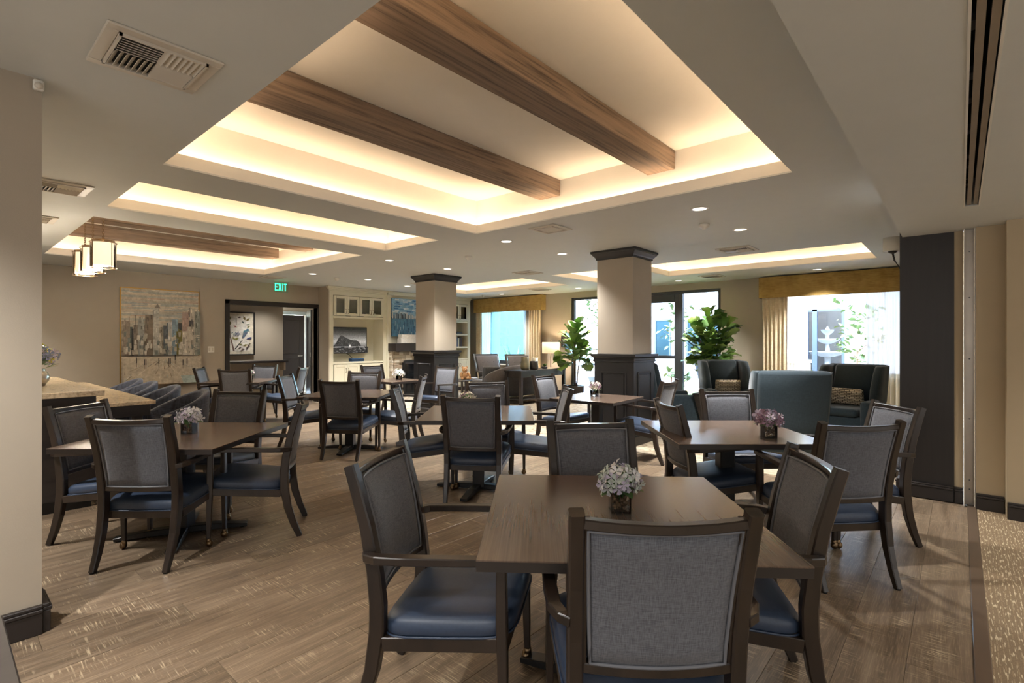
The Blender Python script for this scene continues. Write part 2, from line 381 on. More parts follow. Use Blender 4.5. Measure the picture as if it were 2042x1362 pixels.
g = G(); g.box(-3.2, 11.25, -4.2, 14.4, -.12, -.006)
floor = struct('floor', g, M['plank'])
PW, PL = .23, 1.5
plank_me = {}
def plank(x0, x1, y0, y1):
    key = (round(x1 - x0, 3), round(y1 - y0, 3))
    if key not in plank_me:
        gg = G(); gg.box(-key[0] / 2 + .0006, key[0] / 2 - .0006, -key[1] / 2 + .0006, key[1] / 2 - .0006, -.0058, 0, .0012); plank_me[key] = gg.done('plank', M['plank'], mesh_only=True)
    inst('plank', plank_me[key], floor, ((x0 + x1) / 2, (y0 + y1) / 2, 0))
row = 0; y = -.05; XE = 5.93
while y < 11.38:
    y2 = min(y + PW, 11.385); x = -.15 - [0, .5, 1.0][row % 3] * 1.0 + (.06 if row % 2 else 0)
    while x < XE - .01:
        x2 = min(x + PL, XE)
        if x2 > .05 * y: plank(round(x, 3), round(x2, 3), round(y, 3), round(y2, 3))
        x = x2
    y = y2; row += 1
g = G(); g.box(5.93, 11.05, .42, 11.4, -.006, .002); struct('carpet', g, M['carpet'], floor)
g = G(); g.box(-3.2, 6.2, -4.2, -.10, -.006, .004); struct('carpet', g, M['carpet2'], floor)
g = G(); g.sweep([(-3.2, -.075, .002), (6.0, -.075, .002)], (.06, .014), ch=.5); struct('transition_strip', g, plain('brown_transition_strip', (92, 76, 62), .35), floor)

def wall(name, boxes, mat, parent=None):
    gg = G()
    for b in boxes: gg.box(*b)
    return struct(name, gg, mat, parent)
# left wall (Y = 11.4) with the cased opening
wall('wall_left', [(-3.2, 4.13, 11.4, 11.55, -.1, 3.2), (4.13, 6.05, 11.4, 11.55, 2.20, 3.2), (6.05, 11.3, 11.4, 11.55, -.1, 3.2)], M['wall'])
WB = 11.05
wall('wall_back', [(WB, WB + .2, 10.95, 11.4, -.1, 3.2), (WB, WB + .2, 9.12, 10.95, -.1, .76), (WB, WB + .2, 9.12, 10.95, 2.42, 3.2),
                   (WB, WB + .2, 7.63, 9.12, -.1, 3.2), (WB, WB + .2, 3.81, 7.63, 2.55, 3.2), (WB, WB + .2, 2.72, 3.81, -.1, 3.2),
                   (WB, WB + .2, .62, 2.72, -.1, .80), (WB, WB + .2, .62, 2.72, 2.42, 3.2), (WB, WB + .2, -.2, .62, -.1, 3.2)], M['wall'])
wall('wall_right', [(6.0, WB, .04, .425, -.1, 3.2)], M['wall'])
wall('wall_right_end', [(5.98, 6.0, .04, .425, .0, 2.70)], M['darkpanel'])
wall('wall_partition', [(5.985, 6.2, -.02, .04, -.1, 2.6), (5.86, 6.2, -.28, -.10, -.1, 2.6), (5.69, 6.2, -4.2, -.28, -.1, 2.6)], M['wallr'])
wall('wall_pillar', [(-3.2, .37, 3.38, 3.62, -.1, H)], M['wall'])
wall('wall_bar', [(-3.2, .98, 9.1, 9.25, -.1, H)], M['alum'])
wall('wall_front', [(-3.35, -3.2, -4.2, 11.55, -.1, 3.2)], M['wall'])
wall('wall_south', [(-3.35, 6.2, -4.35, -4.2, -.1, 3.2)], M['wallr'])
wall('soffit', [(-3.2, 6.0, -.02, .405, SOF, H + .05), (-3.2, 6.2, -4.2, -.10, SOF, H + .05), (4.92, 6.0, -.10, -.02, SOF, H + .05), (-3.2, 4.92, -.10, -.02, 2.62, H + .05)], M['ceil'])
# baseboards
def base(name, boxes):
    gg = G()
    for x0, x1, y0, y1, nx, ny in boxes:
        for dz0, dz1, pr in ((0, .105, .016), (.105, .122, .022), (.122, .138, .012)):
            gg.box(x0 - (pr if nx < 0 else 0), x1 + (pr if nx > 0 else 0), y0 - (pr if ny < 0 else 0), y1 + (pr if ny > 0 else 0), dz0, dz1, .003)
    return struct(name, gg, M['trim'])
base('baseboard_left', [(1.0, 4.03, 11.385, 11.4, 0, -1)])
base('baseboard_back', [(11.035, 11.05, 2.7, 3.75, -1, 0), (11.035, 11.05, 7.7, 11.3, -1, 0), (11.035, 11.05, .5, 2.7, -1, 0)])
base('baseboard_right', [(5.965, 5.98, .045, .425, -1, 0), (5.97, 5.985, -.018, .038, -1, 0), (5.845, 5.86, -.275, -.10, -1, 0), (5.675, 5.69, -4.2, -.285, -1, 0), (6.0, 11.0, .425, .44, 0, 1)])
base('baseboard_pillar', [(-3.2, .37, 3.365, 3.38, 0, -1), (.37, .385, 3.365, 3.62, 1, 0)])
# folding-partition track and jamb
tr = thing('partition_track', 'slotted aluminium partition track recessed in the soffit at upper right', 'track', (0, -.06, SOF))
for yy, nm in ((-.022, 'rail'), (.012, 'rail')):
    g = G(); g.box(-3, 4.9, yy - .006, yy + .006, .01, .12); g.box(-3, 4.9, yy - .010, yy + .012, .004, .012); g.done(nm, M['alum'], tr)
me = None
for i in range(26):
    gg = G(); gg.box(-.035, .035, -.012, .012, 0, .03, .003); me = me or gg.done('bracket', M['pipe'], mesh_only=True)
    inst('bracket', me, tr, (-.2 + i * .19, .027 if i % 2 else -.031, .05 + .02 * (i % 3)))
g = G(); g.box(-3, 4.92, -.04, .04, .2, .23); g.done('track_cover', M['dark'], tr)
for yy in (-.0405, .0395):
    G().box(-3, 4.92, yy - .0045, yy + .0035, -.004, .06).done('edge_trim', M['white'], tr)
jb = thing('partition_jamb', 'tall pale aluminium jamb channel between dark and tan walls', 'jamb', (5.9, -.06, 0))
g = G(); g.box(.05, .07, -.038, .038, .0, SOF); g.done('channel', M['alum'], jb)
for yy in (-.038, .03): g = G(); g.box(-.03, .05, yy, yy + .008, 0, SOF, .002); g.done('flange', M['white'], jb)
me = None
for z in (.14, .22, .75, 1.27, 1.8, 2.2):
    gg = G(); gg.lathe([(.006, 0), (.006, .003), (.002, .005)], 8); me = me or gg.done('screw', M['pipe'], mesh_only=True)
    inst('screw', me, jb, (.05, 0, z), (0, R(-90), 0))
sl = thing('linear_light', 'slim white light slot on soffit edge beside dark wall', 'light', (4.95, .407, 2.435))
g = G(); g.box(0, .82, 0, .014, 0, .05, .003); g.done('housing', M['white'], sl)
g = G(); g.box(.02, .80, .014, .018, .008, .042); g.done('lens', M['slotl'], sl)

# cased opening, inner room, doors
g = G()
for a in ((4.04, 4.13, 11.375, 11.575, 0, 2.29), (6.05, 6.10, 11.375, 11.575, 0, 2.29), (4.04, 6.10, 11.375, 11.575, 2.20, 2.29)): g.box(*a, .006)
struct('trim_1', g, M['trim'])
wall('wall_inner', [(2.4, 5.98, 13.0, 13.15, -.1, 3.2), (5.98, 6.25, 13.0, 13.15, 2.6, 3.2)], M['wall'])
wall('wall_inner_side', [(2.3, 2.4, 11.55, 13.1, -.1, 3.2), (7.6, 7.7, 11.55, 14.2, -.1, 3.2)], M['wall'])
wall('wall_inner_back', [(5.5, 6.02, 13.9, 14.05, -.1, 3.2), (6.02, 7.02, 13.9, 14.05, 2.16, 3.2), (7.02, 7.7, 13.9, 14.05, -.1, 3.2)], M['wall'])
wall('ceiling_inner', [(2.3, 7.7, 11.55, 14.2, H, H + .02)], M['ceil'])
d2 = struct('door_2', G().box(6.03, 7.01, 13.93, 13.97, .02, 2.15, .004), M['trim'])
for z0, z1 in ((.2, .95), (1.08, 2.0)):
    struct('panel', G().box(6.17, 6.87, 13.918, 13.932, z0, z1, .012, 2), M['trim'], d2)
g = G(); g.tube([(6.92, 13.93, 1.02), (6.92, 13.87, 1.02), (6.80, 13.865, 1.02)], .012); g.lathe([(.028, 0), (.028, .01)], 12, (6.92, 13.9, 1.02)); struct('door_handle', g, M['steel'], d2)
g = G()
for a in ((5.94, 6.02, 13.87, 13.9, 0, 2.25), (7.02, 7.10, 13.87, 13.9, 0, 2.25), (5.94, 7.10, 13.87, 13.9, 2.16, 2.25)): g.box(*a, .006)
struct('trim_2', g, plain('pale_jamb_paint', (170, 182, 184), .6))  # light grey frame; cool light on it is put into the bluish colour
d3 = struct('door_3', G().box(-.045, 0, 0, .92, .02, 2.18, .004), M['trim']); d3.location = (6.035, 11.58, 0); d3.rotation_euler = (0, 0, R(-21))
for z in (.25, 1.05, 1.9): struct('hinge', G().box(-.058, -.044, .005, .08, z, z + .11, .003), M['steel'], d3)

# windows and sliding door in the back wall
def win(n, y0, y1, z0, z1, fr, gl, f=.05):
    g = G()
    for a in ((y0, y0 + f, z0, z1), (y1 - f, y1, z0, z1), (y0 + f, y1 - f, z0, z0 + f), (y0 + f, y1 - f, z1 - f, z1)): g.box(WB + .09, WB + .15, *a, .004)
    o = struct('window_%d' % n, g, fr)
    struct('pane', G().box(WB + .115, WB + .122, y0 + f, y1 - f, z0 + f, z1 - f), gl, o)
    struct('window_sill', G().box(WB - .03, WB + .1, y0 - .02, y1 + .02, z0 - .03, z0 + .002, .006), M['white'], o)
    return o
win(1, 9.12, 10.95, .76, 2.42, M['slider'], M['teal_glass'], .11)
win(2, .62, 2.72, .80, 2.42, M['slider'], M['glass'])
g = G(); X0, X1 = WB + .04, WB + .14
for a in ((3.81, 3.88, 0, 2.55), (7.56, 7.63, 0, 2.55), (3.88, 7.56, 2.49, 2.55), (3.88, 7.56, 0, .03), (4.66, 4.75, .03, 2.49), (6.69, 6.78, .03, 2.49)): g.box(X0, X1, *a, .004)
d1 = struct('door_1', g, M['slider'])
for y0, y1 in ((3.88, 4.66), (6.78, 7.56)):
    struct('pane', G().box(WB + .09, WB + .097, y0, y1, .03, 2.49), M['glass'], d1)
for y0, y1 in ((4.75, 5.72), (5.72, 6.69)):
    g = G()
    for a in ((y0 + .002, y0 + .10, .03, 2.488), (y1 - .10, y1 - .002, .03, 2.488), (y0 + .10, y1 - .10, 2.31, 2.488), (y0 + .10, y1 - .10, .03, .26), (y0 + .10, y1 - .10, 1.03, 1.10)): g.box(WB + .055, WB + .10, *a, .004)
    lf = struct('door_leaf', g, M['slider'], d1)
    for z0, z1 in ((.26, 1.03), (1.10, 2.31)): struct('pane', G().box(WB + .075, WB + .082, y0 + .10, y1 - .10, z0, z1), M['glass'], lf)
    struct('door_handle', G().tube([(WB + .05, y1 - .05 if y0 < 5 else y0 + .05, z) for z in (.85, .95, 1.15, 1.25)], .012), M['steel'], lf)

# columns
def column(x, y, label):
    o = thing('column', label, 'column', (x, y, 0))
    G().box(-.28, .28, -.28, .28, .9, H).done('shaft', M['wall'], o)
    G().box(-.31, .31, -.31, .31, 0, 1.19, .003).done('wainscot', M['wains'], o)
    def ring(prof, name):
        gg = G(); gg.loft([[(sx * h, sy * h, z) for sx, sy in ((-1, -1), (1, -1), (1, 1), (-1, 1))] for h, z in prof])
        for f in gg.bm.faces: f.smooth = False
        return gg.done(name, M['wains'], o)
    ring([(.31, 1.13), (.325, 1.135), (.325, 1.155), (.318, 1.16), (.32, 1.185), (.335, 1.20), (.352, 1.21), (.352, 1.245), (.28, 1.25)], 'cap_moulding')
    ring([(.281, 2.575), (.295, 2.58), (.295, 2.60), (.305, 2.615), (.34, 2.655), (.34, 2.66), (.352, 2.67), (.352, 2.698), (.3, 2.699)], 'crown_moulding')
    ring([(.33, 0), (.33, .12), (.322, .14), (.31, .15)], 'base_moulding')
    for k in range(4):
        gg = G()
        for a in ((-.2, .2, .98, 1.0), (-.2, .2, .22, .24), (-.2, -.18, .24, .98), (.18, .2, .24, .98)): gg.box(a[0], a[1], -.322, -.309, a[2], a[3], .004)
        p = gg.done('panel_moulding', M['wains'], o); p.rotation_euler = (0, 0, R(90 * k))
        gg = G().box(-.165, .165, -.317, -.309, .255, .965, .006); p = gg.done('panel', M['wains'], o); p.rotation_euler = (0, 0, R(90 * k))
column(6.60, 3.63, 'square tan column with dark panelled wainscot nearer the sliding door')
column(6.60, 7.76, 'square tan column with dark panelled wainscot in front of the fireplace')

# ceiling beams
def beam(x0, x1, y0, y1, z0, label):
    g = G(); g.box(x0, x1, y0, y1, z0, 3.139, .006); o = g.done('ceiling_beam', M['beam']); tag(o, label, 'beam', 'wooden beams in the ceiling coffers')
beam(.995, 4.435, 1.93, 2.20, 2.97, 'weathered wooden ceiling beam, nearer of the two in the large coffer')
beam(.995, 4.435, 3.20, 3.47, 2.97, 'weathered wooden ceiling beam, farther of the two in the large coffer')
beam(.995, 4.31, 8.25, 8.52, 2.97, 'weathered wooden ceiling beam nearer us in the coffer above the pendants')
beam(.995, 4.31, 9.53, 9.80, 2.97, 'weathered wooden ceiling beam above the skyline painting end of the bar')

# downlights, detectors, vents
g = G(); g.lathe([(.085, 0), (.085, -.004), (.066, -.007), (.064, -.002), (.064, 0)], 24, caps=False); trim_me = g.done('trim_ring', M['white'], mesh_only=True)
g = G(); g.lathe([(.064, -.0035), (.001, -.0035)], 24, caps=False); lens_me = g.done('lens', M['lens'], mesh_only=True)
def downlight(x, y, z, label, watts=None, group='recessed ceiling downlights'):
    o = thing('downlight', label, 'downlight', (x, y, z), 0, group)
    inst('trim_ring', trim_me, o); inst('lens', lens_me, o)
    spot('downlight_lamp', (0, 0, -.03), SPOT if watts is None else watts, parent=o)
downlight(4.90, 1.89, H, 'largest lit downlight, nearest the big coffer corner at right')
downlight(6.12, 1.89, H, 'lit downlight beyond the smoke detector, near the ceiling vent at right')
downlight(4.87, 4.36, H, 'lit downlight left of the flat grey ceiling grille')
downlight(6.10, 4.37, H, 'lit downlight just left of the nearer column crown')
downlight(4.80, 6.77, H, 'lit downlight right of the slim coffer tip')
downlight(6.03, 6.79, H, 'lit downlight just left above the farther column crown')
downlight(4.80, 9.21, H, 'lit downlight right of the exit sign')
downlight(5.98, 9.18, H, 'lit downlight above the cream cabinet crown')
downlight(10.2, 9.3, H, 'lit downlight above the left mustard valance')
downlight(10.25, 6.87, H, 'lit downlight above the left end of the sliding door')
downlight(10.4, 4.46, H, 'lit downlight above the right end of the sliding door')
downlight(10.39, 1.91, H, 'lit downlight above the right mustard valance')
downlight(7.3, 9.6, H, 'lit downlight in front of the blue harbour painting')
downlight(5.4, 12.3, H, 'downlight in the room beyond the cased opening', 80)  # out of view, added because the inner room needs light
downlight(6.6, 13.2, H, 'downlight before the dark panelled inner door', 28)  # second added inner-room light, also out of view
for i, (x, y) in enumerate(((-.9, .9), (-.5, 2.6), (-1.4, 5.6), (-.9, 7.6), (-.6, 4.6), (.35, 10.5))):
    spot('bar_side_lamp', (x, y, H - .03), 140 if y > 10 else 200)  # unseen fill spots without fixtures, added to brighten the left side
for i, (x, y) in enumerate(((1.0, -1.4), (3.2, -1.4), (5.0, -1.6), (-1.2, -1.6))):
    spot('hall_lamp', (x, y, SOF - .03), 70)  # fill spots added out of view above the hall carpet
def detector(x, y, label, r=.055):
    g = G(); g.lathe([(r, 0), (r, -.02), (r * .85, -.035), (r * .5, -.045), (r * .45, -.055), (.002, -.06)], 20)
    o = g.done('smoke_detector', M['white'], None, False); o.location = (x, y, H - .0005); tag(o, label, 'detector', 'ceiling detectors')
detector(5.58, 2.10, 'white domed detector beside the largest downlight')
detector(5.36, 5.56, 'white domed detector between the two columns')
detector(5.43, 9.44, 'white domed detector between exit sign and cream cabinet')
detector(10.1, 9.9, 'small ceiling detector by the left mustard valance', .04)
def vent(x, y, lx, ly, label, style, z=H):
    o = thing('ceiling_vent', label, 'vent', (x, y, z), 0, 'ceiling air grilles')
    g = G(); a, b = lx / 2, ly / 2; f = .05
    for q in ((-a, a, -b, -b + f), (-a, a, b - f, b), (-a, -a + f, -b + f, b - f), (a - f, a, -b + f, b - f)): g.box(*q, -.012, 0, .004)
    for q in ((-a + f, a - f, -b + f, -b + f + .01), (-a + f, a - f, b - f - .01, b - f), (-a + f, -a + f + .01, -b + f, b - f), (a - f - .01, a - f, -b + f, b - f)): g.box(*q, -.022, -.002)
    g.done('frame', M['ventw'], o)
    G().box(-a + f, a - f, -b + f, b - f, -.003, -.001).done('duct_opening', M['dark'], o)
    ia, ib = a - f - .01, b - f - .01
    def slat(cx, cy, ln, axis, tilt):
        gg = G().box(-ln / 2, ln / 2, -.011, .011, -.001, .001); s_ = gg.done('slat', M['ventw'], o); s_.location = (cx, cy, -.014)
        s_.rotation_euler = (R(tilt), 0, 0) if axis == 'x' else (R(tilt), 0, R(90))
    if style == 4:          # four-way diffuser: quadrants with crossed slats
        nq = 7
        for qx in (-1, 1):
            for qy in (-1, 1):
                for k in range(nq):
                    tt = (k + .5) / nq
                    if qx * qy > 0: slat(qx * ia / 2, qy * ib * tt, ia * .94, 'x', -40 * qy)
                    else: slat(qx * ia * tt, qy * ib / 2, ib * .94, 'y', 40 * qx)
    elif style == 0:
        G().box(-ia, ia, -ib, ib, -.014, -.01, .002).done('face_plate', M['ventw'], o)
    else:
        for k in range(9): slat(0, -ib + 2 * ib * (k + .5) / 9, ia * 2, 'x', 35)
vent(.685, 2.755, .43, .43, 'large white four-way ceiling vent at upper left', 4)
vent(.70, 5.60, .43, .43, 'second white ceiling vent, half hidden by the near wall', 4)
vent(.70, 7.20, .40, .40, 'third ceiling vent, a sliver beside the near wall edge', 4)
vent(4.66, 3.50, .36, .36, 'flat grey ceiling grille by the big coffer corner', 0)
vent(7.40, 2.33, .45, .45, 'slatted ceiling vent between column crown and lounge coffer', 4)
vent(7.35, 6.05, .42, .42, 'slatted ceiling vent left of the nearer column', 4)
vent(9.9, 7.75, .4, .4, 'ceiling vent by the right end of the left mustard valance', 1)
vent(10.1, 3.65, .4, .4, 'ceiling vent above the right half of the sliding door', 1)
vent(4.52, 10.3, .4, .4, 'ceiling vent above the exit sign', 1)
vent(7.2, 8.9, .4, .4, 'ceiling vent above the farther column and fireplace', 1)
o = thing('wall_sensor', 'small white sensor at the top corner of the near left wall', 'sensor', (.355, 3.375, 2.655))
G().box(-.02, .02, -.03, 0, -.02, .03, .006).done('body', M['white'], o); G().ball((0, -.03, 0), .017).done('eye', M['ventw'], o)

# ------------------------------------------------------------------ dining chairs
def rear_path(s):
    return [(s * .222, -.345, .004), (s * .224, -.305, .10), (s * .227, -.268, .22), (s * .229, -.246, .36), (s * .230, -.244, .46), (s * .231, -.256, .58), (s * .233, -.286, .74), (s * .236, -.330, .90), (s * .237, -.350, .965)]
REAR_W = [(.032, .036), (.036, .044), (.041, .052), (.044, .058), (.044, .058), (.044, .054), (.043, .048), (.042, .044), (.042, .042)]
def back_y(z):   # centre line of the rear post at height z
    P = rear_path(1)
    for a, b in zip(P, P[1:]):
        if a[2] <= z <= b[2]: return a[1] + (b[1] - a[1]) * (z - a[2]) / (b[2] - a[2])
    return P[-1][1]
def make_chair():
    root = thing('dining_chair', '', 'chair')
    for s in (-1, 1):
        g = G(); g.sweep(rear_path(s), REAR_W, (0, 1, 0)); lg = g.done('leg', M['frame'], root)
        G().lathe([(.013, 0), (.014, .012), (.012, .02)], 10, (s * .222, -.346, 0)).done('glide', M['rubber'], lg)
        g = G(); g.sweep([(s * .268, .232, .055), (s * .268, .228, .25), (s * .266, .224, .45), (s * .266, .222, .655)], [(.024, .026), (.030, .034), (.034, .040), (.030, .034)], (0, 1, 0)); lg = g.done('leg', M['frame'], root)
        g = G(); g.ball((s * .268, .226, .027), .0265, 12, 8, (1, .8, 1)); g.lathe([(.012, .03), (.019, .04), (.017, .06), (.012, .064)], 10, (s * .268, .232, 0)); g.done('caster', M['brass'], root, True)
        g = G(); g.sweep([(s * .243, -.285, .640), (s * .268, -.268, .645), (s * .287, -.225, .649), (s * .292, -.12, .655), (s * .289, .05, .664), (s * .279, .19, .669), (s * .272, .262, .670)],
                         [(.030, .030), (.036, .030), (.040, .030), (.042, .028), (.042, .028), (.040, .026), (.036, .024)]); g.done('arm', M['frame'], root)
    # seat: sloping cushion on a rail frame
    def sz(yy): return .345 + (yy + .24) / .49 * .06
    g = G(); n = 7
    for xa, ya, xb, yb in ((-.262, .232, .262, .232), (-.232, -.225, .232, -.225), (-.240, -.22, -.262, .225), (.240, -.22, .262, .225)):
        g.sweep([(xa, ya, sz(ya) - .022), (xb, yb, sz(yb) - .022)], (.024, .05))
    g.done('seat_rail', M['frame'], root)
    rings = []
    def outline(k, inset):
        pts = []
        for i in range(32):
            a = 2 * math.pi * i / 32; cx, sy = math.cos(a), math.sin(a); p = .36
            u = math.copysign(abs(cx) ** p, cx); v = math.copysign(abs(sy) ** p, sy)
            yy = .012 + v * (.252 - inset); hw = (.248 + .028 * (yy + .25) / .5) - inset
            pts.append((u * hw, yy))
        return pts
    for inset, dz in ((.010, .0), (.0, .012), (.0, .045), (.012, .062), (.05, .072), (.12, .079), (.2, .082)):
        rings.append([(x, y_, sz(y_) + dz) for x, y_ in outline(0, inset)])
    G().loft(rings).done('seat', M['seat'], root)
    G().tube([(x, y_, sz(y_) + .004) for x, y_ in outline(0, -.001)], .0045, 6, True).done('seat_piping', M['seat'], root)
    # back pad between the posts
    def bow(x): return -.030 * (1 - (x / .22) ** 2)
    def padpt(u, v, off):
        z = .512 + v * .402; hw = .190 + .016 * v; x = u * hw; return (x, back_y(z) + .004 + bow(x) + off, z)
    nu, nv = 12, 8; g = G()
    fr = [[g.bm.verts.new(padpt(-1 + 2 * i / nu, j / nv, .012 + .016 * (1 - (-1 + 2 * i / nu) ** 6) * (1 - (2 * j / nv - 1) ** 6))) for i in range(nu + 1)] for j in range(nv + 1)]
    bk = [[g.bm.verts.new(padpt(-1 + 2 * i / nu, j / nv, -.012 - .008 * (1 - (-1 + 2 * i / nu) ** 6) * (1 - (2 * j / nv - 1) ** 6))) for i in range(nu + 1)] for j in range(nv + 1)]
    for j in range(nv):
        for i in range(nu):
            for q in ((fr[j][i], fr[j][i + 1], fr[j + 1][i + 1], fr[j + 1][i]), (bk[j][i + 1], bk[j][i], bk[j + 1][i], bk[j + 1][i + 1])): g.bm.faces.new(q).smooth = True
    for j in range(nv):
        g.bm.faces.new((fr[j][0], fr[j + 1][0], bk[j + 1][0], bk[j][0])); g.bm.faces.new((fr[j][nu], bk[j][nu], bk[j + 1][nu], fr[j + 1][nu]))
    for i in range(nu):
        g.bm.faces.new((fr[0][i], bk[0][i], bk[0][i + 1], fr[0][i + 1])); g.bm.faces.new((fr[nv][i], fr[nv][i + 1], bk[nv][i + 1], bk[nv][i]))
    pad = g.done('backrest', M['pad'], root)
    def edge(off, k):
        e = []
        for i in range(nu + 1): e.append(padpt((-1 + 2 * i / nu) * k, 1 - (1 - k) * .5, off))
        for j in range(nv - 1, 0, -1): e.append(padpt(k, j / nv, off))
        for i in range(nu, -1, -1): e.append(padpt((-1 + 2 * i / nu) * k, (1 - k) * .5, off))
        for j in range(1, nv): e.append(padpt(-k, j / nv, off))
        return e
    for off, k in ((.016, 1.0), (-.016, 1.0)): G().tube(edge(off, k), .0055, 6, True).done('piping', M['pipe'], pad)
    for z0, hh, nm in ((.934, .028, 'top_rail'), (.496, .030, 'back_rail')):
        g = G(); pts = []
        for i in range(11):
            x = -.222 + .444 * i / 10; pts.append((x, back_y(z0) + bow(x) * 1.0, z0 - (.006 * (1 - (x / .222) ** 2) if nm == 'top_rail' else 0)))
        g.sweep(pts, (.034, hh)); g.done(nm, M['frame'], root)
    for s in (-1, 1):
        g = G(); g.sweep([(s * .207, back_y(z) + .002 + bow(.207), z) for z in (.50, .6, .72, .84, .945)], (.016, .030), (0, 1, 0)); g.done('side_rail', M['frame'], root)
    return root
GR = 'dining chairs around the tables'
CHAIRS = [
 (1.41, 1.51, 211, 'dining chair left of the front table, blue seat lit, seen from its right'),
 (1.56, .82, 311, 'nearest dining chair, its grey woven back filling the bottom foreground'),
 (2.17, .74, 31, 'dining chair right of the front table, seen side-on facing left'),
 (2.30, 1.35, 139, 'dining chair on the far side of the front table, facing us'),
 (1.07, 4.06, 312, 'dining chair with its back to us at the left table'),
 (.95, 4.65, 219, 'dining chair at far left, half in front of the granite counter'),
 (1.62, 4.01, 58, 'dining chair right of the left table, facing left with brass caster'),
 (1.67, 4.90, 127, 'dining chair behind the left table, its back above the table top'),
 (3.95, 1.43, 225, 'dining chair left of the right table, narrow curved back toward us'),
 (4.74, 1.44, 132, 'dining chair behind the right table, in front of the teal wing chairs'),
 (3.74, .67, 316, 'dining chair with its back to us at the right table'),
 (4.47, .62, 39, 'dining chair at far right beside the dark wall panel'),
 (3.31, 3.30, 303, 'dining chair with its back to us at the middle table'),
 (3.32, 4.00, 227, 'dining chair left of the middle table, seen edge-on'),
 (4.09, 3.84, 148, 'dining chair behind the middle table, left of the grey console table'),
 (4.01, 3.22, 43, 'dining chair right of the middle table, edge-on facing left'),
 (3.52, 5.76, 303, 'dining chair with its back to us at the left-middle table'),
 (3.48, 6.74, 224, 'dining chair left of the left-middle table, below the cased opening'),
 (4.16, 6.66, 129, 'dining chair behind the left-middle table, facing us'),
 (4.20, 5.73, 43, 'dining chair right of the left-middle table, edge-on with bluish pad'),
 (3.42, 9.84, 235, 'dining chair left of the farthest table, against the skyline painting'),
 (3.57, 9.28, 319, 'dining chair with its back to us at the farthest left table'),
 (4.11, 10.11, 126, 'dining chair behind the farthest left table, before the cased opening'),
 (4.26, 9.22, 46, 'dining chair right of the farthest table, before the dark door leaf'),
 (5.74, 8.31, 183, 'dining chair before the cream cabinet doors by the fireplace'),
 (5.98, 7.06, 100, 'dining chair in front of the farther column, blue seat toward us'),
 (5.61, 3.98, 183, 'dining chair left of the small table by the nearer column, facing right'),
 (5.74, 2.92, 4, 'dining chair right of the small table by the nearer column, lit blue seat'),
]
ch0 = make_chair(); cmap = childmap(ch0)
for i, (x, y, rz, lab) in enumerate(CHAIRS):
    if i == 0:
        ch0.location = (x, y, 0); ch0.rotation_euler = (0, 0, R(rz)); ch0['label'] = lab; ch0['group'] = GR
    else: dup(ch0, cmap, (x, y, 0), rz, lab, GR)

# ------------------------------------------------------------------ dining tables
def make_table(size, foot_rot):
    o = thing('dining_table', '', 'table'); h = size / 2
    G().box(-h, h, -h, h, .700, .734, .0).done('table_edge_band', M['tedge'], o)
    G().box(-h - .0008, h + .0008, -h - .0008, h + .0008, .731, .737, .0015).done('tabletop', M['table'], o)
    G().box(-.055, .055, -.055, .055, .03, .68, .006).done('pedestal', M['black'], o)
    G().box(-.25, .25, -.25, .25, .68, .70, .004).done('top_plate', M['black'], o)
    for k in range(4):
        g = G(); g.sweep([(0, 0, .036), (.2, 0, .034), (.42, 0, .018)], [(.075, .05), (.075, .045), (.065, .022)])
        f = g.done('foot', M['black'], o); f.rotation_euler = (0, 0, R(foot_rot + 90 * k))
        p = G().lathe([(.02, 0), (.02, .008)], 10, (.385, 0, 0)).done('glide', M['rubber'], f)
    return o
def place_table(x, y, rz, size, fr, label):
    o = make_table(size, fr); o.location = (x, y, 0); o.rotation_euler = (0, 0, R(rz)); o['label'] = label; o['group'] = 'square walnut dining tables'
place_table(1.853, 1.056, -51.5, 1.03, -24, 'large walnut-topped dining table in the front foreground')
place_table(1.252, 4.326, -49.5, 1.067, 23, 'walnut dining table at left, white hydrangea in the glass cube')
place_table(4.026, 1.356, -49, 1.03, 10, 'walnut dining table at right with the mauve hydrangea')
place_table(3.498, 3.488, -48.8, 1.03, -15, 'walnut dining table in the middle, behind the front table')
place_table(3.685, 6.065, -50, 1.01, 0, 'walnut dining table left of middle, two rows back')
place_table(3.643, 9.50, -45, 1.0, 0, 'walnut dining table farthest left, under the exit sign')
place_table(5.47, 7.56, 4, .76, 10, 'small walnut table by the fireplace with white blossom')
place_table(5.40, 3.345, 4, .84, 12, 'small walnut table beside the nearer column')
t0 = thing('side_table', 'corner of a dark wood table at the bottom left picture edge', 'table', (0, 0, 0))
G().box(-.9, .12, 1.0, 1.74, .722, .76, .003).done('tabletop', M['frame2'], t0)
for x, y in ((-.85, 1.69), (.05, 1.66), (-.85, 1.05), (.05, 1.05)): G().box(x, x + .05, y - .02, y + .03, 0, .722, .003).done('leg', M['frame2'], t0)
G().box(-.83, .07, 1.05, 1.67, .64, .72).done('apron', M['frame2'], t0)

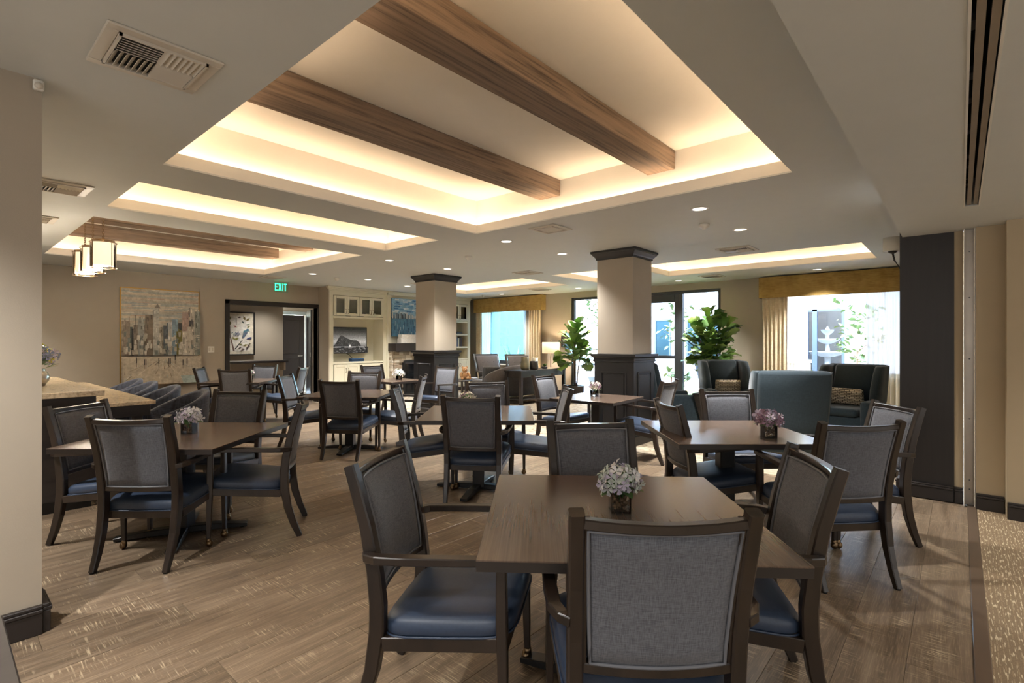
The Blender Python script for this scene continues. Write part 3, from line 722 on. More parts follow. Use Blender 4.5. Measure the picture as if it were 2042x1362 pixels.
# ------------------------------------------------------------------ hydrangeas in glass cubes
def floret_mesh(mat):
    g = G()
    for k in range(4):
        a = k * math.pi / 2 + .2
        def P(r, t, z): return (r * math.cos(a + t), r * math.sin(a + t), z)
        c = g.bm.verts.new((0, 0, 0)); L_ = [g.bm.verts.new(P(*q)) for q in ((.009, -.55, .003), (.017, -.5, .005), (.021, 0, .003), (.017, .5, .005), (.009, .55, .003))]
        for u, v in zip(L_, L_[1:]): g.bm.faces.new((c, u, v))
    return g.done('floret', mat, mesh_only=True)
FM = {k: floret_mesh(M[k]) for k in ('p_lilac', 'p_mint', 'p_white', 'p_mauve', 'p_cream', 'p_yellow', 'p_blue')}
g = G(); g.loft([[(0, 0, 0)] * 3, [(-.016, .018, .002), (0, .02, -.001), (.016, .018, .002)], [(-.02, .04, .006), (0, .042, .001), (.02, .04, .006)], [(-.004, .068, .0), (0, .07, -.002), (.004, .068, .0)]], closed=False); LEAF = g.done('leaf', M['leafd'], mesh_only=True)
def florets(o, c, rad, pal, n, s=1.0, zmin=-.45, seed=1):
    r = random.Random(seed)
    for i in range(n):
        z = 1 - (i + .5) / n * (1 - zmin); a = i * 2.39996; q = math.sqrt(max(0, 1 - z * z)); dv = Vector((q * math.cos(a), q * math.sin(a), z))
        rr = rad * (.72 + .36 * r.random()); p = Vector(c) + Vector((dv.x * rr, dv.y * rr, dv.z * rr * .72))
        e = (dv + Vector((r.uniform(-.6, .6), r.uniform(-.6, .6), r.uniform(-.4, .4)))).to_track_quat('Z', 'Y').to_euler()
        k = s * r.uniform(.9, 1.55); inst('floret', FM[r.choice(pal)], o, p, e, (k, k, k))
def hydrangea(x, y, z, rz, pal, label, n=44, rad=.078, cube=.078, hgt=.078, seed=1):
    o = thing('flower_vase', label, 'flowers', (x, y, z), rz, 'flowers in glass vases'); a = cube / 2; t_ = .004
    g = G()
    for q in ((-a, a, -a, -a + t_), (-a, a, a - t_, a), (-a, -a + t_, -a + t_, a - t_), (a - t_, a, -a + t_, a - t_)): g.box(*q, 0, hgt)
    g.box(-a + t_, a - t_, -a + t_, a - t_, 0, .008); g.done('vase', M['vaseglass'], o)
    g = G(); r = random.Random(seed)
    for i in range(70):
        s_ = r.uniform(.0055, .009); b = a - t_ - s_ - .001
        g.ball((r.uniform(-b, b), r.uniform(-b, b), r.uniform(.008 + s_, hgt * .8)), s_, 6, 4)
    pb = g.done('pebbles', M['pebble'], o); pb['kind'] = 'stuff'
    g = G()
    for i in range(7):
        an = i * .9; g.tube([(.01 * math.cos(an), .01 * math.sin(an), hgt * .5), (.02 * math.cos(an), .02 * math.sin(an), hgt), (.04 * math.cos(an), .04 * math.sin(an), hgt + .05)], .0025, 5)
    g.done('stems', M['leafd'], o)
    G().ball((0, 0, hgt + .042), rad * .72, 12, 8, (1, 1, .72)).done('flower_heart', M['leafd'], o)
    for i in range(5): inst('leaf', LEAF, o, (.03 * math.cos(i * 1.26), .03 * math.sin(i * 1.26), hgt + .01), (R(-8), 0, i * 1.26 - 1.57))
    florets(o, (0, 0, hgt + .042), rad, pal, n, rad / .078 * 1.05, seed=seed)
hydrangea(1.842, 1.035, .737, -51, ['p_lilac', 'p_mint', 'p_mint', 'p_white'], 'pale lilac and mint hydrangea in pebble-filled glass cube on the front table', 60, .082, seed=3)
hydrangea(1.289, 4.316, .737, -50, ['p_white', 'p_lilac', 'p_white'], 'white hydrangea in glass cube on the left table', 48, .082, .085, .08, 4)
hydrangea(3.963, 1.035, .737, -49, ['p_mauve', 'p_mauve', 'p_lilac'], 'mauve hydrangea in glass cube on the right table', 52, .088, .09, .085, 5)
hydrangea(3.54, 3.685, .737, -49, ['p_mauve', 'p_cream'], 'mauve bouquet peeping over the chair back at the middle table', 30, .08, seed=6)
hydrangea(3.83, 9.62, .737, 0, ['p_white', 'p_mauve'], 'white and mauve flowers on the farthest left table', 26, .075, seed=7)
hydrangea(5.55, 7.55, .737, 4, ['p_white', 'p_cream', 'p_white'], 'white blossom in dark vase on the fireplace table', 30, .095, seed=8)
hydrangea(5.50, 3.44, .737, 4, ['p_cream', 'p_mauve', 'p_cream'], 'cream and mauve flowers on the small table by the nearer column', 40, .08, .085, .075, 9)

# ------------------------------------------------------------------ bar counter, tub chairs, pendants
ct = thing('bar_counter', 'two-tier bar counter with beige granite tops on dark wood', 'counter', (0, 0, 0))
G().box(-.9, 1.01, 5.54, 8.1, .955, 1.0, .004).done('upper_countertop', M['granite'], ct)
G().box(.995, 1.39, 5.58, 8.76, .845, .88, .004).done('lower_countertop', M['granite'], ct)
G().box(-.85, .96, 5.60, 8.05, .10, .955, .003).done('cabinet', M['frame2'], ct)
G().box(-.82, .93, 5.64, 8.0, 0, .10).done('toe_kick', M['black'], ct)
G().box(1.0, 1.36, 5.63, 5.67, .74, .845, .003).done('apron', M['frame2'], ct)
G().box(1.31, 1.35, 5.67, 8.7, .77, .845, .003).done('apron', M['frame2'], ct)
for y in (5.67, 7.1, 8.6): G().box(1.24, 1.31, y, y + .07, 0, .845, .004).done('leg', M['frame2'], ct)
v = thing('flower_vase', 'silver vase of blue and yellow flowers on the upper granite counter', 'flowers', (.70, 6.60, 1.0))
G().lathe([(.045, 0), (.05, .01), (.075, .05), (.08, .09), (.06, .13), (.045, .15), (.05, .16)], 18).done('vase', M['steel'], v, True)
G().ball((0, 0, .29), .09, 12, 8, (1, 1, 1.1)).done('flower_heart', M['leafd'], v)
florets(v, (0, 0, .29), .13, ['p_blue', 'p_blue', 'p_lilac', 'p_blue', 'p_yellow'], 70, 1.3, -.8, 11)
for i in range(10): inst('leaf', LEAF, v, (.05 * math.cos(i * .63), .05 * math.sin(i * .63), .17 + .02 * (i % 3)), (R(20 - 10 * (i % 4)), 0, i * .63 - 1.57), (1.5, 1.5, 1.5))

def make_tub():
    o = thing('tub_chair', '', 'chair'); n = 26
    def edge(a): return .665 + .25 * max(0, (1 + math.cos(a)) / 2) ** 1.1
    A = [R(-128) + R(256) * i / n for i in range(n + 1)]
    def ring(a):
        ze = edge(a); d = Vector((math.sin(a), -math.cos(a), 0)); t_ = .05
        pr = [(.245, .36), (.275, .45), (.295, .56), (.305 + .02 * (ze - .6), ze - .03), (.300 + .02 * (ze - .6), ze - .008), (.28 + .02 * (ze - .6), ze), (.262, ze - .008), (.252, ze - .03), (.238, .56), (.22, .47), (.20, .40)]
        return [(d.x * r, d.y * r, z) for r, z in pr]
    G().loft([ring(a) for a in A], closed=True).done('shell', M['tub'], o)
    G().lathe([(.05, .36), (.24, .365), (.245, .40), (.24, .46), (.20, .485), (.02, .49)], 24, (0, .02, 0)).done('seat', M['tub'], o, True)
    G().tube([(.2 * math.cos(k * .393), .2 * math.sin(k * .393), .22) for k in range(16)], .009, 6, True).done('footrest', M['black'], o)
    for sx in (-1, 1):
        for sy in (-1, 1): G().sweep([(sx * .17, sy * .17, .37), (sx * .225, sy * .225, 0)], [(.036, .036), (.026, .026)], (0, 1, 0)).done('leg', M['frame2'], o)
    return o
tb = make_tub(); tm = childmap(tb)
for i, (y, lab) in enumerate(((6.02, 'slate tweed tub chair nearest us at the granite bar'), (6.95, 'second slate tub chair from us at the granite bar'), (7.85, 'third slate tub chair from us at the granite bar'), (8.55, 'slate tub chair farthest from us at the granite bar'))):
    if i == 0: tb.location = (1.66, y, 0); tb.rotation_euler = (0, 0, R(90)); tb['label'] = lab; tb['group'] = 'tub chairs along the bar'
    else: dup(tb, tm, (1.66, y, 0), 90, lab, 'tub chairs along the bar')

def pendant(y, label):
    o = thing('pendant_lamp', label, 'pendant lamp', (1.335, y, 2.27), 0, 'drum pendants over the bar')
    g = G(); r = .094
    g.lathe([(r, .02), (r, .29)], 24, caps=False); g.done('shade', M['pend'], o, True)
    for z, rr in ((.0, .127), (.285, .127), (.31, .105)):
        G().tube([(rr * math.cos(k * .2618), rr * math.sin(k * .2618), z) for k in range(24)], .0045, 6, True).done('ring', M['brass'], o)
    for k in range(4):
        a = k * math.pi / 2 + .5; G().box(-.004, .004, -.004, .004, 0, .30).done('strut', M['brass'], o).location = (.123 * math.cos(a), .123 * math.sin(a), 0)
    g = G(); g.lathe([(.122, .004), (.122, .282)], 24, caps=False); g.done('outer_glass', M['vaseglass'], o, True)
    G().lathe([(.105, .31), (.02, .318), (.012, .345), (.002, .35)], 16).done('cap', M['brass'], o, True)
    zz = .345; k = 0
    g = G().tube([(.010 * math.cos(a * .785), 0, .018 * math.sin(a * .785)) for a in range(8)], .0035, 5, True); lm = g.done('chain_link', M['brass'], mesh_only=True)
    while zz < .84:
        inst('chain_link', lm, o, (0, 0, zz + .014), (0, 0, R(90) if k % 2 else 0)); zz += .024; k += 1
    G().lathe([(.06, .845), (.06, .865), (.002, .868)], 16).done('ceiling_rose', M['brass'], o)
pendant(7.42, 'lit drum pendant nearest us of three over the bar')
pendant(7.98, 'lit drum pendant in the middle of three over the bar')
pendant(8.45, 'lit drum pendant farthest of three, by the bar wall')
for y in (7.42, 7.98, 8.45):
    d = bpy.data.lights.new('pendant_bulb', 'POINT'); d.energy = 22; d.color = (1, .86, .68); d.shadow_soft_size = .05
    o = bpy.data.objects.new('pendant_bulb', d); COL.objects.link(o); o.location = (1.335, y, 2.24)

# ------------------------------------------------------------------ pictures, signs
def print_thing(name, label, cat, origin, axis, W_, H_, polys, mat, frame=None, fw=.02, depth=.035):
    """flat picture W_ x H_ on a wall; axis 'Y' faces -Y, 'X' faces -X; (u, v) in 0..1 left to right, bottom to top"""
    o = thing(name, label, cat, origin)
    if axis == 'Y': pl = lambda u, v, k: (u * W_, -depth - .0004 * k, v * H_)
    else: pl = lambda u, v, k: (-depth - .0004 * k, -u * W_, v * H_)
    G().color_faces(polys, pl).done('canvas', mat, o)
    def bx(u0, u1, z0, z1, d0, d1):
        return G().box(u0, u1, -d1, -d0, z0, z1, .002) if axis == 'Y' else G().box(-d1, -d0, -u1, -u0, z0, z1, .002)
    bx(0, W_, 0, H_, 0, depth - .003).done('backing', frame or M['black'], o)
    if frame:
        for a in ((-fw, 0, -fw, H_ + fw), (W_, W_ + fw, -fw, H_ + fw), (0, W_, -fw, 0), (0, W_, H_, H_ + fw)): bx(*a, 0, depth + .012).done('frame', frame, o)
    return o
def rect(u0, u1, v0, v1, c, j=0): return ([(u0 + rnd.uniform(-j, j), v0), (u1 + rnd.uniform(-j, j), v0), (u1 + rnd.uniform(-j, j), v1), (u0 + rnd.uniform(-j, j), v1)], c)
# city avenue painting
P = [rect(0, 1, 0, 1, (190, 178, 160))]
for i in range(16): v = .62 + i * .024; P.append(rect(0, 1, v, v + .026, [(186, 178, 162), (198, 184, 164), (180, 178, 166), (204, 190, 168), (172, 172, 164)][i % 5]))
for i in range(40):
    u, v = rnd.random(), rnd.uniform(.66, .99); P.append(rect(u - .1, u + .1, v, v + .012, rnd.choice([(206, 198, 182), (168, 172, 168), (190, 168, 150), (214, 202, 182)]), .03))
B = [(0, .13, .60, (96, 104, 98)), (.0, .10, .66, (150, 138, 124)), (.12, .20, .58, (60, 62, 62)), (.14, .28, .62, (136, 126, 114)), (.19, .27, .68, (156, 156, 150)), (.28, .38, .73, (132, 118, 102)), (.38, .46, .80, (186, 182, 172)), (.46, .52, .60, (148, 140, 124)), (.51, .58, .62, (90, 96, 100)),
     (.57, .66, .66, (188, 186, 182)), (.62, .70, .69, (136, 156, 168)), (.70, .76, .65, (70, 70, 68)), (.75, .85, .77, (170, 148, 136)), (.86, .93, .80, (196, 188, 174)), (.85, .91, .68, (80, 78, 78)), (.92, 1.0, .78, (140, 142, 132)), (.67, .76, .56, (120, 112, 58)), (.75, .82, .56, (206, 198, 184)), (.82, .90, .61, (196, 186, 170))]
for u0, u1, vt, c in B:
    P.append(rect(u0, u1, .30, vt, c, .004))
    for _ in range(14):
        a, b = rnd.uniform(u0, u1 - .012), rnd.uniform(.32, vt - .02); kk = rnd.choice([.72, 1.18, .85, 1.1]); P.append(rect(a, a + rnd.uniform(.008, .02), b, b + rnd.uniform(.01, .07), tuple(min(255, x * kk) for x in c)))
P.append(([(.38, .80), (.46, .80), (.42, .85)], (150, 142, 128))); P.append(rect(.148, .154, .6, .72, (70, 66, 62))); P.append(rect(.845, .85, .72, .82, (70, 66, 62)))
P += [rect(.38, .46, .60 + k * .012, .604 + k * .012, (226, 220, 208)) for k in range(6)] + [rect(.92, .98, .36 + k * .022, .368 + k * .022, (214, 206, 190)) for k in range(8)]
for _ in range(70):
    u, v = rnd.random() * .95, rnd.uniform(.3, .5); P.append(rect(u, u + .03, v, v + .05, rnd.choice([(204, 196, 180), (176, 168, 152), (120, 126, 120), (210, 202, 188)]), .008))
P.append(rect(0, 1, 0, .29, (188, 176, 156)))
for _ in range(60):
    a = rnd.uniform(-.5, 1.5); t0_ = rnd.uniform(.05, .9); t1_ = t0_ - rnd.uniform(.1, .25); q = lambda tt: (min(.99, max(.01, .5 + (a - .5) * (1 - tt))), .29 * tt)
    if t1_ > 0:
        (x0_, y0_), (x1_, y1_) = q(t0_), q(t1_); P.append(([(x0_, y0_), (x0_ + .006, y0_), (x1_ + .012, y1_), (x1_, y1_)], rnd.choice([(110, 98, 84), (150, 136, 116), (206, 196, 178), (214, 206, 190), (170, 176, 170)])))
P.append(rect(.72, 1, 0, .08, (170, 184, 178), .04))
for u, v, n_ in ((.145, .255, 1), (.24, .235, 2), (.42, .245, 1), (.55, .24, 2), (.63, .28, 1), (.735, .225, 1), (.79, .24, 1)):
    for k in range(n_): P += [rect(u + k * .018, u + k * .018 + .011, v - .03, v + .03, (34, 30, 30)), rect(u + k * .018 + .002, u + k * .018 + .008, v - .07, v - .03, (96, 84, 74))]
print_thing('painting', 'tall painting of a city avenue in a thin gold frame', 'painting', (2.30, 11.398, .63), 'Y', 1.24, 1.76, P, M['print'], M['gold'], .016)
# harbour painting over the fireplace
P = [rect(0, 1, 0, 1, (86, 130, 160)), rect(0, 1, .5, 1, (136, 176, 204))]
for _ in range(60): u, v = rnd.random() * .9, rnd.uniform(.6, .95); P.append(rect(u, u + .12, v, v + .04, rnd.choice([(206, 220, 226), (96, 146, 186), (160, 194, 214), (70, 116, 158)]), .04))
for i in range(26): u = i / 26; h_ = rnd.uniform(.03, .14); P.append(rect(u, u + .03, .47, .5 + h_, rnd.choice([(60, 66, 76), (176, 186, 190), (110, 120, 130), (200, 200, 196)])))
for _ in range(90): u = rnd.random() * .97; v = rnd.uniform(.05, .42); P.append(rect(u, u + .015, v - .05, v + .06, rnd.choice([(40, 76, 112), (90, 142, 176), (186, 210, 222), (56, 100, 140)])))
print_thing('painting', 'blue harbour painting hanging above the dark mantel', 'painting', (7.78, 10.92, 1.55), 'Y', 1.15, .98, P, M['print'])
# bird print in the inner room
P = [rect(0, 1, 0, 1, (214, 204, 182)), rect(.12, .86, .07, .93, (226, 220, 208))]
def lf_(u, v, a, L_, c): ca, sa = math.cos(a), math.sin(a); return ([(u, v), (u + L_ * (.5 * ca - .22 * sa), v + L_ * (.5 * sa + .22 * ca) * .6), (u + L_ * ca, v + L_ * sa * .6), (u + L_ * (.5 * ca + .22 * sa), v + L_ * (.5 * sa - .22 * ca) * .6)], c)
def st_(a, b, w_, c): return ([(a[0] - w_, a[1]), (a[0] + w_, a[1]), (b[0] + w_ * .6, b[1]), (b[0] - w_ * .6, b[1])], c)
P += [st_((.30, .08), (.18, .42), .03, (110, 84, 70)), st_((.34, .12), (.60, .34), .025, (40, 36, 34)), st_((.18, .4), (.16, .7), .012, (70, 56, 50)), st_((.2, .62), (.6, .7), .008, (90, 74, 64)), st_((.55, .26), (.86, .33), .012, (60, 50, 44)), st_((.38, .7), (.40, .88), .008, (80, 66, 56))]
for u, v, a, L_, c in ((.2, .82, 1.9, .2, (104, 104, 52)), (.2, .8, 4.4, .2, (96, 92, 48)), (.42, .88, .3, .16, (84, 64, 56)), (.7, .82, 1.9, .2, (104, 88, 40)), (.72, .8, .8, .2, (112, 96, 44)), (.66, .74, 2.2, .14, (70, 80, 74)), (.72, .72, 0, .16, (104, 112, 84)), (.75, .65, .3, .13, (100, 100, 50)), (.4, .65, 2.6, .14, (140, 72, 70)), (.2, .5, .6, .1, (96, 124, 128)), (.3, .44, 1.5, .12, (110, 136, 140)),
                       (.3, .36, .2, .18, (130, 132, 60)), (.34, .36, 2.4, .14, (150, 142, 70)), (.62, .2, .3, .18, (116, 112, 50)), (.6, .22, 2.7, .14, (126, 122, 60)), (.8, .22, .6, .12, (96, 92, 60)), (.44, .13, .5, .16, (96, 80, 76)), (.55, .13, -.3, .14, (90, 74, 72)), (.74, .1, 1.2, .18, (84, 70, 66)), (.5, .08, .1, .14, (100, 84, 80)), (.8, .14, 1.4, .18, (92, 78, 72))): P.append(lf_(u, v, a, L_, c))
for k in range(5): P.append(lf_(.42, .49, k * 1.257, .12, (92, 100, 122)))
P += [([(.58, .38), (.66, .40), (.78, .52), (.74, .56), (.64, .53)], (84, 98, 116)), ([(.62, .52), (.74, .55), (.88, .56), (.76, .59), (.64, .57)], (74, 116, 128)), ([(.74, .56), (.84, .61), (.76, .62), (.70, .58)], (60, 92, 112)), ([(.72, .36), (.92, .37), (.92, .42), (.84, .41)], (58, 62, 110))]
print_thing('framed_print', 'black-framed botanical print of a blue bird in the inner room', 'picture', (4.60, 12.998, 1.12), 'Y', .64, .98, P, M['print'], M['black'], .03)
print_thing('framed_print', 'small dark framed picture on the wall behind the left fig', 'picture', (11.048, 7.91, 1.29), 'X', .2, .26, [rect(0, 1, 0, 1, (40, 40, 42)), rect(.2, .8, .2, .8, (120, 124, 126))], M['print'], M['black'], .015, .02)
def plate(label, name, loc, axis):
    o = thing(name, label, 'wall plate', loc)
    f = (lambda *a: G().box(a[0], a[1], -a[3], -a[2], a[4], a[5], .002)) if axis == 'Y' else (lambda *a: G().box(-a[3], -a[2], a[0], a[1], a[4], a[5], .002))
    f(-.06, .06, 0, .006, -.06, .06).done('plate', M['white'], o)
    for dx in (-.028, .028): f(dx - .016, dx + .016, .006, .010, -.034, .034).done('rocker', M['ventw'], o)
plate('white double light switch right of the city painting', 'light_switch', (3.78, 11.4, 1.26), 'Y')
plate('white outlet plate on the wall right of the right fig', 'outlet', (11.05, 3.55, 1.19), 'X')
# exit sign
ex = thing('exit_sign', 'hanging glass exit sign with lit green letters', 'sign', (4.95, 10.85, 2.42))
G().box(-.16, .16, -.03, .03, .262, .28, .004).done('canopy', M['ventw'], ex)
G().box(-.15, .15, -.004, .004, .04, .262).done('plate', glass('exit_glass', (.80, .97, .90)), ex)
def letter(ch, x0):
    S = {'E': [(0, .014, 0, .12), (0, .05, 0, .016), (0, .046, .052, .068), (0, .05, .104, .12)], 'I': [(.006, .022, 0, .12)], 'T': [(.019, .035, 0, .12), (0, .054, .104, .12)]}
    g = G()
    if ch == 'X':
        for s_ in (1, -1): g.loft([[(x0 + .027 + s_ * (-.027 + dx), yy, 0) for dx, yy in ((0, -.007), (.017, -.007), (.017, -.0045), (0, -.0045))], [(x0 + .027 + s_ * (.010 + dx), yy, .12) for dx, yy in ((0, -.007), (.017, -.007), (.017, -.0045), (0, -.0045))]])
    else:
        for a, b, c, d in S[ch]: g.box(x0 + a, x0 + b, -.007, -.0045, c, d)
    o = g.done('letter', M['exit'], ex); o.location = (0, 0, .075); o.scale = (1.25, 1, 1.3)
for ch, x0 in (('E', -.105), ('X', -.048), ('I', .012), ('T', .044)): letter(ch, x0)


# ------------------------------------------------------------------ cream cabinets, television, fireplace, bookcase
YF, YB = 10.93, 11.398
def handle_mesh():
    return G().tube([(0, 0, -.055), (0, -.022, -.045), (0, -.03, 0), (0, -.022, .045), (0, 0, .055)], .0055, 6).done('handle', M['brass'], mesh_only=True)
HM = handle_mesh()
def cdoor(root, x0, x1, z0, z1, glazed, hx, hz, name='door'):
    g = G(); f = .06
    for a in ((x0, x0 + f, z0, z1), (x1 - f, x1, z0, z1), (x0 + f, x1 - f, z0, z0 + f), (x0 + f, x1 - f, z1 - f, z1)): g.box(a[0], a[1], YF - .02, YF, a[2], a[3], .003)
    d = g.done(name, M['cream'], root)
    if glazed: G().box(x0 + f, x1 - f, YF - .012, YF - .008, z0 + f, z1 - f).done('pane', M['glass'], d)
    else: G().box(x0 + f, x1 - f, YF - .012, YF - .004, z0 + f, z1 - f).done('panel', M['cream'], d)
    inst('handle', HM, d, (hx, YF - .02, hz)); return d
def cabinet(x0, x1, label, cat, panels, shelves, side0=True):
    o = thing('built_in_cabinet', label, cat, (0, 0, 0)); t_ = .045
    g = G()
    for a in ((x0, x0 + .10, YF, YB, 0, 2.66), (x1 - .10, x1, YF, YB, 0, 2.66), (x0 + .1, x1 - .1, YB - .03, YB, 0, 2.66), (x0 + .1, x1 - .1, YF, YB - .03, 2.50, 2.66), (x0 + .1, x1 - .1, YF, YB - .03, .12, .16)): g.box(*a)
    g.done('carcass', M['cream'], o)
    for z in shelves: G().box(x0 + .1, x1 - .1, YF + .005, YB - .03, z - t_, z, .003).done('shelf', M['cream'], o)
    G().box(x0, x1, YF - .006, YF + .02, 0, .11).done('toe_kick', M['trim'], o)
    g = G()
    for z0, z1, pr in ((2.60, 2.63, .02), (2.63, 2.66, .045), (2.66, 2.698, .07)): g.box(x0 - (pr if side0 else 0), x1 + .0, YF - pr, YF + .03, z0, z1, .006)
    g.done('crown_moulding', M['cream'], o)
    for a in panels: cdoor(o, *a)
    return o
ca = cabinet(6.10, 7.66, 'cream built-in cabinet with glass doors above the television niche', 'cabinet',
        [(6.21, 6.54, 2.03, 2.49, True, 6.51, 2.13), (6.545, 6.875, 2.03, 2.49, True, 6.575, 2.13), (6.885, 7.215, 2.03, 2.49, True, 7.185, 2.13), (7.22, 7.55, 2.03, 2.49, True, 7.25, 2.13),
         (6.21, 6.54, .16, .88, False, 6.51, .74), (6.545, 6.875, .16, .88, False, 6.575, .74), (6.885, 7.215, .16, .88, False, 7.185, .74), (7.22, 7.55, .16, .88, False, 7.25, .74)], [2.02, .935])
G().box(6.08, 6.10, YF, YB, 0, 2.698).done('side_panel', M['wall'], ca)
for x, y, sx, h_, c, lab, nm in ((6.30, 11.1, .09, .10, 'chalk', 'white box behind the leftmost glass cabinet door', 'box'), (7.34, 11.1, .08, .10, 'chalk', 'pale box behind the rightmost glass cabinet door', 'box')):
    o = G().box(x - sx, x + sx, y - .06, y + .06, 2.021, 2.02 + h_, .004).done('decor_box', M[c]); tag(o, lab, 'box')
o = G().lathe([(.03, 0), (.035, .004), (.10, .03), (.14, .09), (.135, .09), (.09, .03), (.002, .012)], 20).done('bowl', M['vdark'], None, True); o.location = (6.7, 11.12, 2.021); tag(o, 'dark round bowl behind the second glass cabinet door', 'bowl')
o = G().lathe([(.05, 0), (.09, .02), (.13, .10), (.125, .10), (.08, .02), (.002, .012)], 20).done('bowl', M['greysofa'], None, True); o.location = (7.04, 11.12, 2.021); tag(o, 'grey bowl behind the third glass cabinet door', 'bowl')
# television with the sea-arch picture
P = []
for i in range(20): v = i / 20; k = 40 + 150 * max(0, 1 - abs(v - .42) / .5) ** 1.2; P.append(rect(0, 1, v, v + .052, (k, k, k)))
rock = [(.12, .26), (.20, .42), (.24, .55), (.30, .68), (.34, .70), (.42, .62), (.50, .56), (.58, .52), (.66, .50), (.72, .50), (.78, .44), (.82, .36), (.85, .26)]
P.append((rock, (64, 64, 64)))
for _ in range(130):
    u = rnd.uniform(.16, .82); top = .26 + .40 * max(0, 1 - abs(u - .34) / .24) if u < .5 else .26 + .22 * (1 - (u - .5) / .36); v = rnd.uniform(.26, max(.28, top - .05)); c = rnd.choice([34, 46, 92, 110, 80]); P.append(rect(u, u + .012, v, v + .05, (c, c, c), .006))
P += [rect(.50, .54, .22, .33, (230, 230, 230)), rect(0, 1, 0, .24, (46, 46, 46)), rect(0, .14, .22, .27, (30, 30, 30))]
for _ in range(160): u, v = rnd.random() * .96, rnd.uniform(0, .23); c = rnd.choice([20, 70, 120, 190, 40, 90]); P.append(rect(u, u + .04, v, v + .012, (c, c, c), .01))
for _ in range(12): u = rnd.random() * .9; P.append(rect(u, u + .1, .22, .245, (210, 210, 210), .02))
print_thing('television', 'wall television showing a black-and-white sea arch', 'television', (6.27, 11.33, 1.14), 'Y', 1.03, .62, P, M['screen'], M['black'], .012, .05)
o = thing('media_box', 'blue media box with a cable under the television', 'box', (6.92, 11.12, .936))
G().box(-.17, .17, -.07, .07, 0, .07, .006).done('body', plain('blue_box', (44, 84, 128), .5), o); G().box(-.17, .17, -.075, -.07, .02, .045).done('front_strip', M['black'], o)
G().tube([(-.1, 0, .07), (-.13, .05, .12), (-.12, .12, .16), (-.2, .18, .21)], .006, 6).done('cable', M['black'], o)
# fireplace
fp = thing('fireplace', 'ledge-stone fireplace with a dark mantel block', 'fireplace', (0, 0, 0))
G().box(7.66, 9.06, 10.95, YB, 0, 2.698).done('chimney_wall', M['cream'], fp)
G().box(7.66, 7.77, 10.90, 10.96, 0, 2.66).done('pilaster', M['cream'], fp); G().box(8.95, 9.06, 10.90, 10.96, 0, 2.66).done('pilaster', M['cream'], fp)
G().box(7.66, 9.06, 10.86, 10.97, 2.60, 2.697, .01).done('crown_moulding', M['cream'], fp)
G().box(7.69, 9.03, 10.57, 10.95, 1.17, 1.37, .004).done('mantel', M['trim'], fp)
G().box(7.76, 8.96, 10.76, 10.95, 0, 1.17).done('stone_core', M['stone'], fp)
r = random.Random(5); smesh = [G().box(-.5, .5, -.5, .5, -.5, .5, .06).done('stone', M['stone'], mesh_only=True) for _ in range(1)]
z = .0
while z < 1.165:
    hh = min(r.choice([.05, .065, .08]), 1.168 - z); x = 7.75
    while x < 8.96:
        ww = min(r.uniform(.10, .26), 8.97 - x)
        if not (8.02 < x + ww / 2 < 8.72 and z < .92) and ww > .02:
            inst('stone', smesh[0], fp, (x + ww / 2, 10.745 + r.uniform(-.012, .01), z + hh / 2), (0, 0, 0), (ww - .004, .06, hh - .004))
        x += ww
    y = 10.78
    while y < 10.94:
        ww = min(r.uniform(.07, .14), 10.945 - y); inst('stone', smesh[0], fp, (7.745, y + ww / 2, z + hh / 2), (0, 0, 0), (.05, ww - .004, hh - .004)); y += ww
    z += hh
G().box(8.02, 8.72, 10.70, 10.77, .0, .93, .006).done('firebox_surround', M['black'], fp)
G().box(8.08, 8.66, 10.692, 10.702, .08, .84).done('firebox_glass', plain('firebox_black_glass', (18, 20, 24), .1), fp)
g = G(); g.box(8.06, 8.68, 10.685, 10.70, .84, .88, .003); g.done('firebox_trim', M['vdark'], fp)
for i, (x0, x1, z0, z1, lab) in enumerate(((7.90, 8.46, 1.371, 1.50, 'long white stone box on the mantel, lower of two'), (7.93, 8.42, 1.501, 1.60, 'white stone box on the mantel, stacked on the longer one'))):
    o = G().box(x0, x1, 10.64, 10.82, z0, z1, .006).done('stone_box', M['chalk']); tag(o, lab, 'box')
# bookcase right of the fireplace
cabinet(9.06, 10.60, 'cream built-in bookcase with books right of the fireplace', 'bookcase',
        [(9.17, 9.49, 2.02, 2.49, True, 9.46, 2.12), (9.495, 9.825, 2.02, 2.49, True, 9.525, 2.12), (9.835, 10.155, 2.02, 2.49, True, 10.125, 2.12), (10.16, 10.49, 2.02, 2.49, True, 10.19, 2.12),
         (9.17, 9.49, .16, .88, False, 9.46, .74), (9.495, 9.825, .16, .88, False, 9.525, .74), (9.835, 10.155, .16, .88, False, 10.125, .74), (10.16, 10.49, .16, .88, False, 10.19, .74)], [2.01, 1.64, 1.27, .93], False)
def book(x, z, w_, h_, c, lab):
    o = thing('book', lab, 'book', (x, 10.98, z), 0, 'books in the cream bookcase'); cm = plain('book_cover_%d' % len(bpy.data.materials), c, .6)
    g = G(); g.box(0, w_, 0, .15, 0, .004); g.box(0, .004, 0, .15, .004, h_); g.box(w_ - .004, w_, 0, .15, .004, h_); g.box(.004, w_ - .004, 0, .004, .004, h_); g.done('cover', cm, o)
    G().box(.004, w_ - .004, .004, .145, .004, h_ - .006).done('pages', M['cream2'], o)
for x, w_, h_, c, lab in ((9.93, .04, .25, (226, 220, 208), 'white book, leftmost visible on the upper bookcase shelf'), (9.975, .03, .22, (66, 70, 80), 'dark thin book between white books on the upper shelf'), (10.01, .045, .26, (222, 216, 204), 'tall white book beside the dark thin one, upper shelf'), (10.06, .03, .23, (190, 190, 186), 'grey book, rightmost upright on the upper shelf')):
    book(x, 1.641, w_, h_, c, lab)
